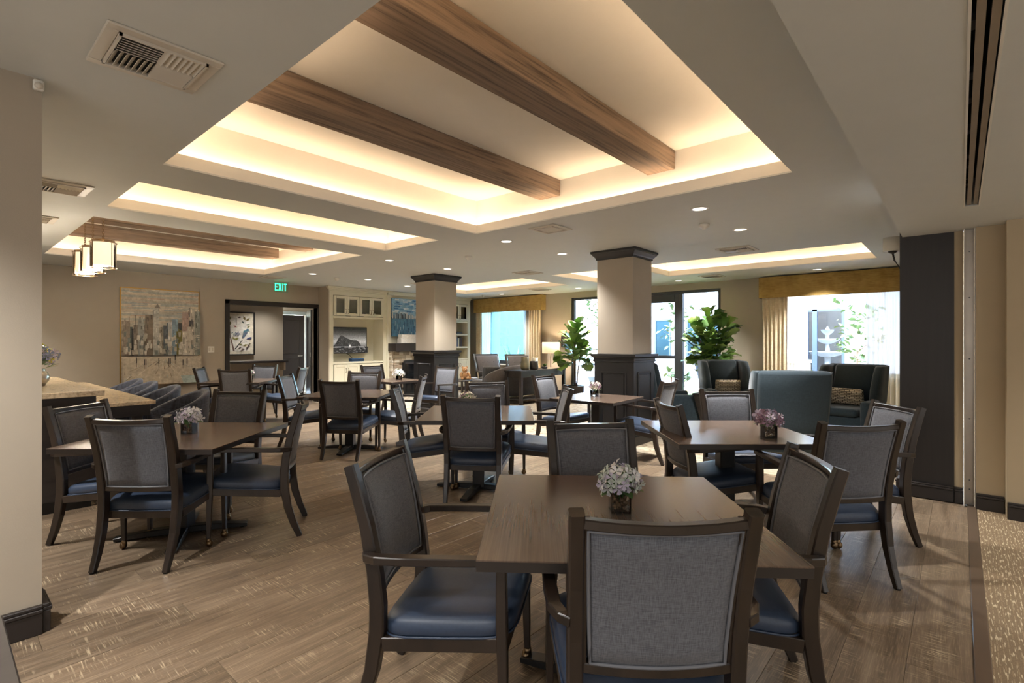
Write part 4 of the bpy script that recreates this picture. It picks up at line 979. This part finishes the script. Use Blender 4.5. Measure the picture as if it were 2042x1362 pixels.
for x, w_, h_, c, lab in ((9.92, .05, .24, (222, 214, 196), 'cream book, leftmost visible on the lower bookcase shelf'), (9.975, .035, .27, (44, 66, 112), 'blue book beside the cream one, lower shelf'), (10.015, .05, .28, (38, 60, 108), 'thick blue book in the middle of the lower shelf'), (10.07, .04, .26, (216, 208, 190), 'pale book right of the thick blue one'), (10.115, .035, .27, (54, 74, 120), 'slim blue book right of the pale one'), (10.155, .05, .25, (210, 200, 180), 'tan-white book before the dark ones, lower shelf'), (10.21, .05, .27, (40, 36, 40), 'black book, left of two dark ones on the lower shelf'), (10.265, .055, .27, (56, 40, 44), 'dark maroon book, rightmost on the lower shelf')):
    book(x, 1.271, w_, h_, c, lab)
for x, w_, h_, c, lab in ((9.88, .06, .20, (130, 140, 142), 'grey-green book behind bookcase glass, left'), (9.95, .05, .17, (90, 106, 116), 'blue-grey book behind bookcase glass, right')): book(x, 2.011, w_, h_, c, lab)
o = G().box(10.13, 10.36, 11.0, 11.16, 1.641, 1.70, .01).done('decor_tray', M['vdark']); tag(o, 'dark flat box lying on the upper bookcase shelf', 'box')
# ledge of the inner room
o = thing('wall_ledge', 'dark ledge along the inner room wall below the bird print', 'shelf', (0, 0, 0))
G().box(3.2, 6.0, 12.72, 12.998, .90, .95, .004).done('ledge_top', M['trim'], o)
for x in (3.4, 4.6, 5.9): G().box(x, x + .05, 12.78, 12.998, .70, .90, .006).done('corbel', M['wall'], o)

# ------------------------------------------------------------------ valances and curtains
def valance(y0, y1, label):
    o = thing('valance', label, 'valance', (WB, 0, 2.27))
    G().box(-.22, -.20, y0, y1, 0, .41, .004).done('front_board', M['mustard'], o)
    for y in (y0, y1 - .02): G().box(-.20, 0, y, y + .02, 0, .41, .004).done('return_board', M['mustard'], o)
    G().box(-.20, 0, y0 + .02, y1 - .02, .39, .41).done('top_board', M['mustard'], o)
valance(8.45, 11.02, 'mustard fabric valance over the left window'); valance(.75, 3.0, 'mustard fabric valance over the right window')
def curtain(y0, y1, mat, label, folds, x=-.13, amp=.035, group='curtains at the windows', top=2.5, name='curtain'):
    g = G(); n = folds * 8; rings = []
    r = random.Random(int(y0 * 100)); ph = [r.uniform(-.5, .5) for _ in range(folds + 1)]
    for z in (.012, .6, 1.2, 1.8, top):
        sq = 1 - .06 * math.sin(z * 1.3)
        rings.append([(WB + x + amp * math.sin(2 * math.pi * folds * i / n + ph[i // 8] * .4) * (.7 + .3 * math.cos(z + i)), y0 + (y1 - y0) * (.5 + (i / n - .5) * sq), z) for i in range(n + 1)])
    g.loft(rings, closed=False); o = g.done(name, mat); tag(o, label, 'curtain', group)
curtain(10.78, 10.98, M['drape'], 'beige drape at the far left edge of the left window', 4)
curtain(10.42, 10.80, M['sheer'], 'sheer panel at the left of the left window', 4, -.09, .02)
curtain(8.52, 8.95, M['drape'], 'beige drape at the right edge of the left window', 5)
curtain(8.82, 9.17, M['sheer'], 'sheer panel at the right of the left window', 4, -.09, .02)
curtain(2.50, 2.96, M['drape'], 'beige pleated drape at the left edge of the right window', 6)
curtain(2.27, 2.53, M['sheer'], 'sheer panel at the left of the right window', 4, -.09, .022)
curtain(.98, 1.26, M['sheer'], 'sheer panel at the right of the right window', 4, -.09, .03)
curtain(.66, .99, M['sheer'], 'pale sheer drape at the right edge of the right window', 4)

# ------------------------------------------------------------------ wing chairs
def make_wing(low=False):
    o = thing('wing_chair', '', 'armchair')
    g = G().box(-.33, .33, -.30, .36, .16, .40, .03, 3); g.done('seat_base', M['teal'], o, True)
    G().box(-.265, .265, -.26, .39, .395, .51, .045, 3).done('seat_cushion', M['teal'], o, True)
    rings = []
    def slab(z, y, hw, th):
        c = .035; return [(-hw + c, y - th, z), (hw - c, y - th, z), (hw, y - th + c, z), (hw, y - c, z), (hw - c, y, z), (-hw + c, y, z), (-hw, y - c, z), (-hw, y - th + c, z)]
    G().loft([slab(.16, -.26, .36, .12), slab(.5, -.27, .365, .14), (slab(.8, -.32, .375, .14)), slab(1.04, -.36, .38, .13), slab(1.08, -.375, .37, .10), slab(1.09, -.39, .34, .05)]).done('backrest', M['teal'], o)
    g = G(); g.loft([slab(.48, -.16, .25, .12), slab(.8, -.21, .26, .13), slab(1.06, -.27, .25, .12), slab(1.09, -.30, .22, .06)]); g.done('back_cushion', M['teal'], o)
    if low:
        bpy.data.objects.remove(o.children[-1]); bpy.data.objects.remove(o.children[-1])
        G().box(-.35, .35, -.40, -.22, .16, .70, .05, 4).done('backrest', M['teal'], o, True)
    for s in (-1, 1):
        def W(y0, y1, z): return [(s * .30, y0, z), (s * .385, y0, z), (s * .395, y1 - .02, z), (s * .375, y1, z), (s * .33, y1, z), (s * .30, y1 - .03, z)]
        if not low: G().loft([W(-.34, .10, .58), W(-.38, .06, .75), W(-.42, -.04, .95), W(-.45, -.12, 1.05), W(-.45, -.18, 1.075)]).done('wing', M['teal'], o)
        G().box(s * .345 - .055, s * .345 + .055, -.30, .38, .16, .62, .045, 4).done('arm', M['teal'], o, True)
        for y in (-.30, .30): G().sweep([(s * .30, y, .17), (s * .305, y * 1.03, 0)], [(.05, .05), (.032, .032)], (0, 1, 0)).done('leg', M['frame2'], o)
    return o
wc = make_wing(); wm = childmap(wc)
for i, (x, y, rz, lab) in enumerate(((9.15, 3.03, 128, 'teal wing chair facing us beside the right fig plant'), (6.80, 1.60, 297, 'teal wing chair with its broad back to us, centre right'), (8.60, 1.22, 78, 'teal wing chair before the right window, wing toward the dark wall'))):
    if i == 0: wc.location = (x, y, 0); wc.rotation_euler = (0, 0, R(rz)); wc['label'] = lab; wc['group'] = 'teal wing chairs in the lounge'
    else: dup(wc, wm, (x, y, 0), rz, lab, 'teal wing chairs in the lounge')
w4 = make_wing(True); w4.location = (7.70, 3.42, 0); w4.rotation_euler = (0, 0, R(221)); w4.name = 'club_chair'; w4['label'] = 'low teal armchair mostly hidden behind the nearer column'
def pillow(x, y, z, rz, lab, mat, w_=.44, h_=.24, tilt=-14, name='throw_pillow'):
    g = G(); n = 14; T = []
    for sgn in (1, -1):
        T.append([[g.bm.verts.new((w_ / 2 * (2 * i / n - 1), sgn * (.002 + .055 * ((1 - (2 * i / n - 1) ** 4) * (1 - (2 * j / n - 1) ** 4)) ** .6), h_ / 2 * (2 * j / n - 1))) for i in range(n + 1)] for j in range(n + 1)])
    for k, t_ in enumerate(T):
        for j in range(n):
            for i in range(n): g.bm.faces.new((t_[j][i], t_[j][i + 1], t_[j + 1][i + 1], t_[j + 1][i])).smooth = True
    bmesh.ops.remove_doubles(g.bm, verts=g.bm.verts, dist=.005)
    o = g.done(name, mat); o.location = (x, y, z); o.rotation_euler = (R(tilt), 0, R(rz)); tag(o, lab, 'pillow'); return o
def on(x, y, rz, dx, dy): a = R(rz); return x + dx * math.cos(a) - dy * math.sin(a), y + dx * math.sin(a) + dy * math.cos(a)
px, py = on(9.15, 3.03, 128, -.02, -.06); pillow(px, py, .635, 128, 'woven oblong pillow on the wing chair by the fig', M['pillow'])
px, py = on(8.60, 1.22, 78, .02, -.06); pillow(px, py, .635, 78, 'woven oblong pillow on the wing chair by the window', M['pillow'])
o = thing('drum_table', 'tapered dark wood side table left of the facing wing chair', 'table', (7.66, 2.79, 0))
G().loft([[(h * a, h * b, z) for a, b in ((-1, -1), (1, -1), (1, 1), (-1, 1))] for h, z in ((.11, 0), (.10, .2), (.185, .63))]).done('base', M['frame2'], o)
for f in o.children[0].data.polygons: f.use_smooth = False
G().box(-.2, .2, -.2, .2, .63, .655, .004).done('tabletop', M['frame2'], o)
o = thing('side_table', 'small dark side table between the wing chairs under the flowers', 'table', (7.9, 2.0, 0))
G().lathe([(.28, .53), (.285, .54), (.285, .555), (.28, .56), (.002, .56)], 28).done('tabletop', M['frame2'], o); G().lathe([(.2, 0), (.2, .02), (.04, .05), (.03, .3), (.04, .53)], 18).done('pedestal', M['frame2'], o, True)
v = thing('flower_vase', 'yellow and blue-grey flowers in a vase between the wing chairs', 'flowers', (7.9, 2.0, .56))
G().lathe([(.05, 0), (.07, .03), (.07, .09), (.05, .13), (.055, .14)], 16).done('vase', M['vdark'], v, True)
G().ball((0, 0, .24), .10, 12, 8).done('flower_heart', M['leafd'], v)
florets(v, (.05, -.05, .24), .12, ['p_blue', 'p_blue', 'p_lilac'], 44, 1.5, -.6, 21); florets(v, (-.09, .09, .22), .07, ['p_yellow'], 24, 1.5, -.6, 22)
# wall uplight
o = thing('wall_uplight', 'white drum uplight on a curved black arm at the dark wall edge', 'lamp', (6.75, .425, 2.28))
G().tube([(0, 0, -.12), (0, .05, -.09), (0, .10, 0), (0, .115, .08)], .009, 8).done('arm', M['black'], o)
G().lathe([(.012, .07), (.03, .08), (.045, .095), (.012, .10)], 16, (0, .115, 0)).done('cup', M['black'], o, True)
G().lathe([(.085, .10), (.085, .24), (.082, .24), (.082, .102), (.012, .10)], 24, (0, .115, 0), False).done('shade', M['white'], o, True)
G().box(-.04, .04, 0, .012, -.18, -.06, .004).done('wall_plate', M['black'], o)

# ------------------------------------------------------------------ console group by the fireplace
o = thing('console_table', 'long dark console table with straight legs and a lower shelf', 'table', (9.49, 7.545, 0))
G().box(-.86, .86, -.255, .255, .735, .77, .004).done('tabletop', M['frame2'], o)
for sx in (-1, 1):
    for sy in (-1, 1): G().box(sx * .81 - .035, sx * .81 + .035, sy * .21 - .035, sy * .21 + .035, 0, .735, .004).done('leg', M['frame2'], o)
for a in ((-.775, .775, -.235, -.215), (-.775, .775, .215, .235)): G().box(*a, .61, .735, .002).done('apron', M['frame2'], o)
for sx in (-1, 1): G().box(sx * .81 - .012, sx * .81 + .012, -.175, .175, .61, .735).done('apron', M['frame2'], o)
G().box(-.80, .80, -.20, .20, .10, .125, .003).done('lower_shelf', M['frame2'], o)
def ribbed(name, prof, mat, loc, lab, n=32):
    g = G(); g.loft([[((r * (1 + .05 * (1 if k % 2 else -1))) * math.cos(2 * math.pi * k / n), (r * (1 + .05 * (1 if k % 2 else -1))) * math.sin(2 * math.pi * k / n), z) for k in range(n)] for r, z in prof])
    o = g.done(name, mat); o.location = loc; tag(o, lab, 'vase')
ribbed('vase', [(.075, 0), (.10, .04), (.10, .10), (.085, .2), (.085, .30), (.07, .30), (.07, .22)], M['vgreen'], (8.98, 7.46, .77), 'tall ribbed sage vase on the console table')
ribbed('vase', [(.08, 0), (.10, .05), (.09, .13), (.085, .20), (.07, .20), (.07, .12)], M['vdark'], (9.22, 7.40, .77), 'dark ribbed vase on the console table')
ribbed('vase', [(.06, 0), (.075, .05), (.075, .27), (.06, .27), (.06, .2)], M['cream2'], (9.40, 7.52, .77), 'cream cylinder vase behind the dark one')
v = thing('potted_plant', 'tiny green sprig in a dish at the right of the console', 'plant', (9.75, 7.5, .77))
G().lathe([(.05, 0), (.07, .02), (.075, .05), (.065, .05), (.06, .03)], 14).done('dish', M['vdark'], v, True)
for i in range(9): inst('leaf', LEAF, v, (0, 0, .04), (R(35 + 8 * (i % 4)), 0, i * .72), (1.1, 1.4, 1.1))
s = thing('sofa', 'grey low-backed sofa behind the console table', 'sofa', (9.25, 8.28, 0))
G().box(-.85, .85, -.35, .40, .12, .40, .03, 3).done('seat_base', M['greysofa'], s, True)
for k in (-1, 1): G().box(k * .4 - .38, k * .4 + .38, -.18, .42, .40, .52, .04, 3).done('seat_cushion', M['greysofa'], s, True)
g = G(); rings = []
for i in range(21):
    tt = i / 20; a = R(200 + 140 * tt); x = .98 * math.cos(a) * 1.0; y = -.02 + .42 * math.sin(a); zt = .62 + .25 * math.sin(math.pi * tt) ** .8
    dx, dy = math.cos(a), math.sin(a)
    rings.append([(x - dx * .08, y - dy * .08, .14), (x + dx * .05, y + dy * .05, .14), (x + dx * .07, y + dy * .07, zt - .03), (x, y, zt), (x - dx * .07, y - dy * .07, zt - .03)])
g.loft(rings); g.done('backrest', M['greysofa'], s)
for sx in (-1, 1):
    for y in (-.3, .33): G().lathe([(.022, 0), (.03, .13)], 10, (sx * .75, y, 0)).done('leg', M['frame2'], s)
pillow(8.57, 8.14, .66, 300, 'charcoal pillow in the left corner of the grey sofa', M['charcoal'], .42, .36, -10)
def make_lounge():
    o = thing('lounge_chair', '', 'armchair')
    for s_ in (-1, 1):
        G().sweep([(s_ * .36, .34, 0), (s_ * .36, .33, .58)], (.045, .05), (0, 1, 0)).done('leg', M['frame2'], o)
        G().sweep([(s_ * .36, -.40, 0), (s_ * .36, -.30, .34), (s_ * .36, -.36, .62), (s_ * .36, -.56, 1.06)], (.045, .055), (0, 1, 0)).done('leg', M['frame2'], o)
        G().sweep([(s_ * .36, -.38, .60), (s_ * .37, 0, .60), (s_ * .36, .38, .59)], (.06, .035)).done('arm', M['frame2'], o)
    G().box(-.33, .33, -.30, .36, .26, .46, .04, 3).done('seat_cushion', M['taupe'], o, True)
    def q(z, y): return [(-.32, y - .09, z), (.32, y - .09, z), (.335, y - .04, z), (.30, y, z), (-.30, y, z), (-.335, y - .04, z)]
    b = G().loft([q(.42, -.18), q(.6, -.24), q(.85, -.36), q(1.0, -.43), q(1.03, -.47)]).done('backrest', M['taupe'], o)
    for i in range(3):
        for zz, yy in ((.68, -.275), (.86, -.362)): G().ball(((i - 1) * .17, yy, zz), .014, 8, 5).done('button', M['taupe'], b)
    G().sweep([(-.385, -.565, 1.05), (.385, -.565, 1.05)], (.05, .04)).done('top_rail', M['frame2'], o)
    return o
lc = make_lounge(); lm_ = childmap(lc); lc.location = (10.15, 9.55, 0); lc.rotation_euler = (0, 0, R(158)); lc['label'] = 'tufted taupe lounge chair before the left window, nearer the curtain'; lc['group'] = 'wood-framed lounge chairs'
dup(lc, lm_, (10.52, 8.75, 0), 150, 'tufted taupe lounge chair behind the console vases', 'wood-framed lounge chairs')
o = thing('coffee_table', 'low dark-framed table holding the teddy bear', 'table', (9.05, 9.55, 0))
G().box(-.36, .36, -.30, .30, .42, .45, .004).done('tabletop', M['frame2'], o)
for sx in (-1, 1):
    for sy in (-1, 1): G().box(sx * .33 - .02, sx * .33 + .02, sy * .27 - .02, sy * .27 + .02, 0, .42).done('leg', M['frame2'], o)
b = thing('teddy_bear', 'tan teddy bear sitting on the low table by the bookcase', 'toy', (9.02, 9.50, .45), 150)
G().ball((0, 0, .10), .085, 14, 10, (1, .85, 1.2)).done('body', M['bear'], b); G().ball((0, .02, .255), .072, 14, 10).done('head', M['bear'], b)
G().ball((0, .085, .24), .032, 10, 6).done('muzzle', M['bear'], b); G().ball((0, .115, .25), .01, 8, 5).done('nose', M['black'], b)
for s_ in (-1, 1):
    G().ball((s_ * .055, .01, .315), .028, 10, 6, (1, .6, 1)).done('ear', M['bear'], b); G().ball((s_ * .028, .085, .272), .008, 8, 5).done('eye', M['black'], b)
    G().tube([(s_ * .07, .01, .17), (s_ * .115, .04, .12), (s_ * .11, .09, .07)], [.034, .032, .026], 10).done('arm', M['bear'], b)
    G().tube([(s_ * .05, .02, .04), (s_ * .085, .10, .038), (s_ * .10, .17, .045)], [.04, .038, .034], 10).done('leg', M['bear'], b)
for i, c in enumerate(((70, 72, 84), (190, 186, 176))):
    o = G().box(9.2, 9.38, 9.36 + i * .01, 9.58, .451 + i * .016, .466 + i * .016, .002).done('magazine', plain('magazine_cover_%d' % i, c, .4)); tag(o, ['dark magazine under the pale one beside the teddy bear', 'pale magazine on top beside the teddy bear'][i], 'magazine')
o = thing('floor_lamp', 'floor lamp with lit cream drum shade beside the left fig', 'lamp', (10.6, 7.95, 0))
G().lathe([(.15, 0), (.15, .02), (.02, .035)], 24).done('base', M['black'], o); G().tube([(0, 0, .03), (0, 0, 1.44)], .011, 10).done('pole', M['black'], o)
G().lathe([(.215, 1.12), (.225, 1.12), (.225, 1.40), (.215, 1.40)], 32, caps=False).done('shade', M['shade'], o, True); G().ball((0, 0, 1.45), .016, 8, 6).done('finial', M['brass'], o)
d = bpy.data.lights.new('lamp_bulb', 'POINT'); d.energy = 25; d.color = (1, .8, .55); d.shadow_soft_size = .05; lo = bpy.data.objects.new('lamp_bulb', d); COL.objects.link(lo); lo.location = (10.6, 7.95, 1.26)

# ------------------------------------------------------------------ fiddle-leaf figs
def fig_leaf(mat, curl):
    g = G(); prof = [(0, .012), (.12, .10), (.3, .15), (.45, .17), (.62, .245), (.8, .27), (.93, .18), (1.0, .03)]; rows = []
    for i, (t_, w_) in enumerate(prof):
        y = .06 + t_ * .30; z = curl * math.sin(t_ * 2.2) * .09 - t_ * t_ * .05; wv = .012 * (1 if i % 2 else -1)
        rows.append([(-w_ * .5, y, z + .035 * w_ / .27 + wv), (-w_ * .25, y, z + .012), (0, y, z), (w_ * .25, y, z + .012), (w_ * .5, y, z + .035 * w_ / .27 - wv)])
    g.loft(rows, closed=False); g.tube([(0, 0, 0), (0, .06, 0), (0, .3, curl * .07 - .04)], [.004, .004, .002], 4); return g.done('leaf', mat, mesh_only=True)
FL = [fig_leaf(M['leafg'], 1), fig_leaf(M['leafd'], 1), fig_leaf(M['leafg'], -.3)]
def fig(x, y, label, trunks, n, z0, z1, spread, potr, poth, seed, sc_=1.0):
    r = random.Random(seed); o = thing('fiddle_leaf_fig', label, 'plant', (x, y, 0))
    G().lathe([(potr * .8, 0), (potr * .95, .03), (potr, poth - .03), (potr * 1.03, poth), (potr * .92, poth), (potr * .9, poth - .05), (.002, poth - .05)], 26).done('pot', M['pot'], o, True)
    g = G(); g.ball((0, 0, poth - .05), potr * .88, 14, 4, (1, 1, .12)); g.done('soil', M['soil'], o)
    for dx, dy, tx, ty, tz in trunks: G().tube([(dx, dy, poth - .05), (dx * .6 + tx * .2, dy * .6 + ty * .2, .5 * tz), (tx * .8, ty * .8, .8 * tz), (tx, ty, tz)], [.02, .017, .014, .008], 8).done('trunk', M['stem'], o)
    for i in range(n):
        t_ = i / (n - 1); dx, dy, tx, ty, tz = trunks[i % len(trunks)]; zz = z0 + (min(z1, tz) - z0) * t_; k = zz / tz
        a = i * 2.4 + r.uniform(-.3, .3); tilt = R(r.uniform(-30, 15) + 65 * t_); s_ = sc_ * r.uniform(.8, 1.1) * (1.05 - .3 * t_ ** 3)
        inst('leaf', r.choice(FL), o, (tx * k + spread * math.cos(a), ty * k + spread * math.sin(a), zz), (tilt, r.uniform(-.35, .35), a - math.pi / 2), (s_,) * 3)
    return o
fig(10.35, 7.02, 'fiddle-leaf fig left of the nearer column, bare twisted trunk', [(0, 0, .0, .02, 1.70), (.03, .02, -.06, .05, 1.55), (.02, -.03, .03, -.12, 1.15)], 40, .85, 1.72, .03, .21, .36, 4, 1.45)
fig(10.35, 3.78, 'bushy fiddle-leaf fig behind the facing wing chair', [(0, 0, .02, .0, 1.90), (.04, .03, -.10, .18, 1.62), (-.04, .02, .02, -.26, 1.72), (0, -.04, -.15, -.1, 1.45)], 110, .92, 1.95, .04, .20, .4, 8, 1.15)

# ------------------------------------------------------------------ courtyard outside
g = G(); g.box(11.25, 40, -20, 30, -.1, -.03); o = struct('ground', g, M['concrete'])
wall('wall_courtyard', [(17, 17.3, -14, 1.9, -.1, 6.5), (17, 17.3, 1.9, 3.5, 2.35, 6.5), (17, 17.3, 1.9, 2.45, -.1, 2.35), (17, 17.3, 3.4, 3.5, -.1, 2.35), (17, 17.3, 3.5, 8.3, -.1, 6.5), (17.3, 26, 8.0, 8.3, -.1, 6.5)], M['stucco'])
wall('wall_wing', [(14.6, 14.9, 11.8, 24, -.1, 6.0)], M['stucco2'])
wall('wall_courtyard_inner', [(20.5, 20.6, -1, 6, -.1, 4), (17.3, 20.6, 6, 6.1, -.1, 4), (17.3, 20.6, -1.1, -1, -.1, 4)], plain('corridor_grey', (66, 64, 60), .8))
for i, z in enumerate((2.95, 4.2, 5.4)): struct('trim_%d' % (3 + i), G().box(16.985, 17.0, -14, 8.3, z, z + .025), M['concrete'])
def xwin(n, y0, y1, z0, z1, split=None, x=17.0, gl='teal_glass', back=True):
    g = G(); f = .06
    for a in ((y0, y0 + f, z0, z1), (y1 - f, y1, z0, z1), (y0 + f, y1 - f, z0, z0 + f), (y0 + f, y1 - f, z1 - f, z1)): g.box(x - .03, x + .05, *a)
    if split: g.box(x - .03, x + .05, split, split + .12, z0, z1)
    o = struct('window_%d' % n, g, M['bluefr']); struct('pane', G().box(x - .006, x - .001, y0 + f, y1 - f, z0 + f, z1 - f), M[gl], o)
    if back: struct('blind', G().box(x - .004 + .002, x - .0005, y0 + f, y1 - f, z0 + f, z1 - f), plain('teal_blind_%d' % n, (40, 66, 74), .6), o)
xwin(3, 2.45, 3.40, .25, 2.35, 3.12, gl='glass', back=False)
xwin(4, 5.9, 7.0, .9, 2.15); xwin(5, 7.55, 8.15, .85, 2.2); xwin(6, .2, .9, .9, 2.3)
# white tiered fountain put behind the opposite window to stand in for a reflection
o = thing('fountain', 'white tiered fountain glimpsed through the slate-blue window frame', 'fountain', (18.4, 3.1, 0))
for z, r_, nm in ((.0, .75, 'basin'), (.95, .55, 'bowl'), (1.35, .34, 'bowl'), (1.62, .18, 'bowl')):
    h_ = .45 if nm == 'basin' else .16; G().lathe([(r_ * .3, z), (r_ * .8, z + h_ * .5), (r_, z + h_ * .9), (r_, z + h_), (r_ * .85, z + h_), (.002, z + h_ * .7)], 24).done(nm, M['chalk'], o, True)
G().lathe([(.12, .3), (.07, .6), (.09, .95), (.05, 1.3), (.05, 1.7), (.07, 1.78), (.002, 1.9)], 14).done('stem', M['chalk'], o, True)
# stucco pillar with stone foot
o = thing('garden_pillar', 'pale pillar with stone-clad foot outside the right window', 'pillar', (13.5, 2.88, 0))
G().box(-.17, .17, -.17, .17, .99, 4).done('shaft', plain('beige_stucco', (206, 196, 170), .9), o); G().box(-.25, .25, -.25, .25, .92, .99, .006).done('cap', M['cream2'], o)
G().box(-.2, .2, -.2, .2, -.03, .92).done('core', M['stone'], o); r = random.Random(3)
for k in range(4):
    z = -.02
    while z < .9:
        hh = min(.09, .92 - z); x = -.21
        while x < .2:
            ww = min(r.uniform(.1, .22), .215 - x)
            if ww > .03:
                q = inst('stone', smesh[0], o, (0, 0, z + hh / 2), (0, 0, R(90 * k)), (ww - .006, .05, hh - .006)); a = R(90 * k); cx, cy_ = x + ww / 2, -.205
                q.location = (cx * math.cos(a) - cy_ * math.sin(a), cx * math.sin(a) + cy_ * math.cos(a), z + hh / 2)
            x += max(ww, .02)
        z += hh
# planting bed, lawn, shrubs and trees
struct('planting_bed', G().box(14.2, 16.9, -6, 8, -.03, .05, .02), M['gravel'])
struct('lawn', G().box(12.9, 14.2, 2.9, 6.2, -.03, .0), M['grass'])
g = G(); g.loft([[(-.02, 0, 0), (0, 0, -.004), (.02, 0, 0)], [(-.035, .06, .01), (0, .06, 0), (.035, .06, .01)], [(-.01, .12, 0), (0, .125, -.004), (.01, .12, 0)]], closed=False); OL = g.done('leaf', M['leafo'], mesh_only=True)
def tree(x, y, h_, n, label, rad, seed, lean=0, z_lo=1.2):
    r = random.Random(seed); o = thing('garden_tree', label, 'tree', (x, y, -.03))
    G().tube([(0, 0, 0), (lean * .3, .02, h_ * .5), (lean, 0, h_)], [.035, .028, .01], 8).done('trunk', M['stem'], o)
    for k in range(7):
        a = k * 2.4; z = z_lo + (h_ - z_lo) * k / 7; e = Vector((math.cos(a) * rad, math.sin(a) * rad, z + .35)); b = Vector((lean * z / h_, 0, z))
        G().tube([tuple(b), tuple(b.lerp(e, .6) + Vector((0, 0, .04))), tuple(e)], [.011, .008, .004], 5).done('branch', M['stem'], o)
        for i in range(n // 7):
            p = b.lerp(e, r.uniform(.25, 1.1)) + Vector((r.gauss(0, .07), r.gauss(0, .07), r.gauss(0, .09))); s_ = r.uniform(.9, 1.5)
            inst('leaf', OL, o, p, (r.uniform(-1, 1), r.uniform(-1, 1), r.uniform(0, 6.28)), (s_,) * 3)
tree(13.6, 8.35, 2.7, 140, 'slender leafy tree outside the left pane of the sliding door', .6, 1, .15)
tree(13.8, 5.9, 2.4, 120, 'slender leafy tree outside the sliding door right of the column', .45, 2, -.1)
tree(14.8, 1.85, 2.3, 170, 'leafy green tree at the right edge of the right window', .5, 3, .1, .8)
def shrub(x, y, h_, label, n, seed, group='garden shrubs', spiky=False):
    r = random.Random(seed); o = thing('garden_shrub', label, 'shrub', (x, y, .03), 0, group)
    G().tube([(0, 0, 0), (0, 0, h_ * .5)], .02, 6).done('stem', M['stem'], o)
    for i in range(n):
        a = i * 2.4; el = r.uniform(.15, 1.3)
        if spiky: s_ = h_ / .125 * r.uniform(.7, 1.05); inst('leaf', OL, o, (0, 0, h_ * .2), (el, 0, a), (.9, s_, 2))
        else: s_ = r.uniform(1.2, 2); rr = h_ * .5 * r.random() ** .5; inst('leaf', OL, o, (rr * math.cos(a) * math.cos(el), rr * math.sin(a) * math.cos(el), h_ * .3 + rr * math.sin(el) + h_ * .15), (r.uniform(-.6, .9), 0, a), (s_,) * 3)
shrub(15.2, 4.9, 1.0, 'spiky palm-like shrub outside beside the right fig', 26, 1, spiky=True)
shrub(15.9, 5.6, .6, 'low rounded shrub in the mulch right of the sliding door post', 40, 2)
shrub(15.1, 6.3, .45, 'low shrub in the mulch behind the door leaf', 36, 3)
shrub(15.8, 7.0, .5, 'low shrub in the mulch nearest the column edge', 36, 4)
shrub(15.7, 2.25, .8, 'bushy shrub under the tree at the right window', 60, 5)
shrub(13.4, 11.6, 1.25, 'palm frond shrub outside the left window', 30, 6, spiky=True)
shrub(16.4, 3.0, .55, 'low shrub beneath the slate-blue window', 40, 7)
for x, y, lab in ((12.6, 7.0, 'grey tapered planter outside, right of the left fig trunk'), (12.2, 7.45, 'grey tapered planter outside, half behind the left fig trunk')):
    o = thing('garden_planter', lab, 'planter', (x, y, -.03)); G().loft([[(h * a, h * b, z) for a, b in ((-1, -1), (1, -1), (1, 1), (-1, 1))] for h, z in ((.13, 0), (.25, .48), (.21, .48), (.2, .42))]).done('pot', M['planter'], o)
    for i in range(14): inst('leaf', OL, o, (.05 * math.cos(i), .05 * math.sin(i), .44), (.5 + .1 * (i % 5), 0, i * 2.4), (1, 2, 1))
o = thing('bird_feeder', 'small red hummingbird feeder hanging outside by the left fig', 'feeder', (13.2, 7.55, 2.2))
G().lathe([(.02, 0), (.09, .02), (.09, .06), (.05, .10), (.05, .2), (.03, .24)], 14).done('bottle', plain('red_plastic', (214, 40, 56), .3), o, True); G().tube([(0, 0, .24), (0, 0, .6), (.2, .3, .75)], .006, 5).done('hanger', M['black'], o)
def make_patio():
    o = thing('patio_chair', '', 'chair'); mt = M['planter']
    for s_ in (-1, 1):
        G().sweep([(s_ * .30, .32, 0), (s_ * .30, .30, .56)], (.045, .045), (0, 1, 0)).done('leg', mt, o)
        G().sweep([(s_ * .30, -.36, 0), (s_ * .30, -.24, .36), (s_ * .30, -.48, .98)], (.045, .045), (0, 1, 0)).done('leg', mt, o)
        G().sweep([(s_ * .31, -.34, .57), (s_ * .31, .36, .57)], (.07, .03)).done('arm', mt, o)
    G().box(-.28, .28, -.26, .32, .28, .34, .01).done('seat', mt, o)
    g = G(); g.loft([[(-.28, y - .03, z), (.28, y - .03, z), (.28, y, z), (-.28, y, z)] for y, z in ((-.24, .36), (-.47, .98))]); g.done('backrest', M['tub'], o)
    return o
pc = make_patio(); pm = childmap(pc); pc.location = (12.5, 4.35, -.03); pc.rotation_euler = (0, 0, R(250)); pc['label'] = 'grey patio chair outside left of the facing wing chair'; pc['group'] = 'grey patio chairs outside'
dup(pc, pm, (13.3, 7.3, -.03), 160, 'grey patio chair outside behind the left fig trunk', 'grey patio chairs outside')
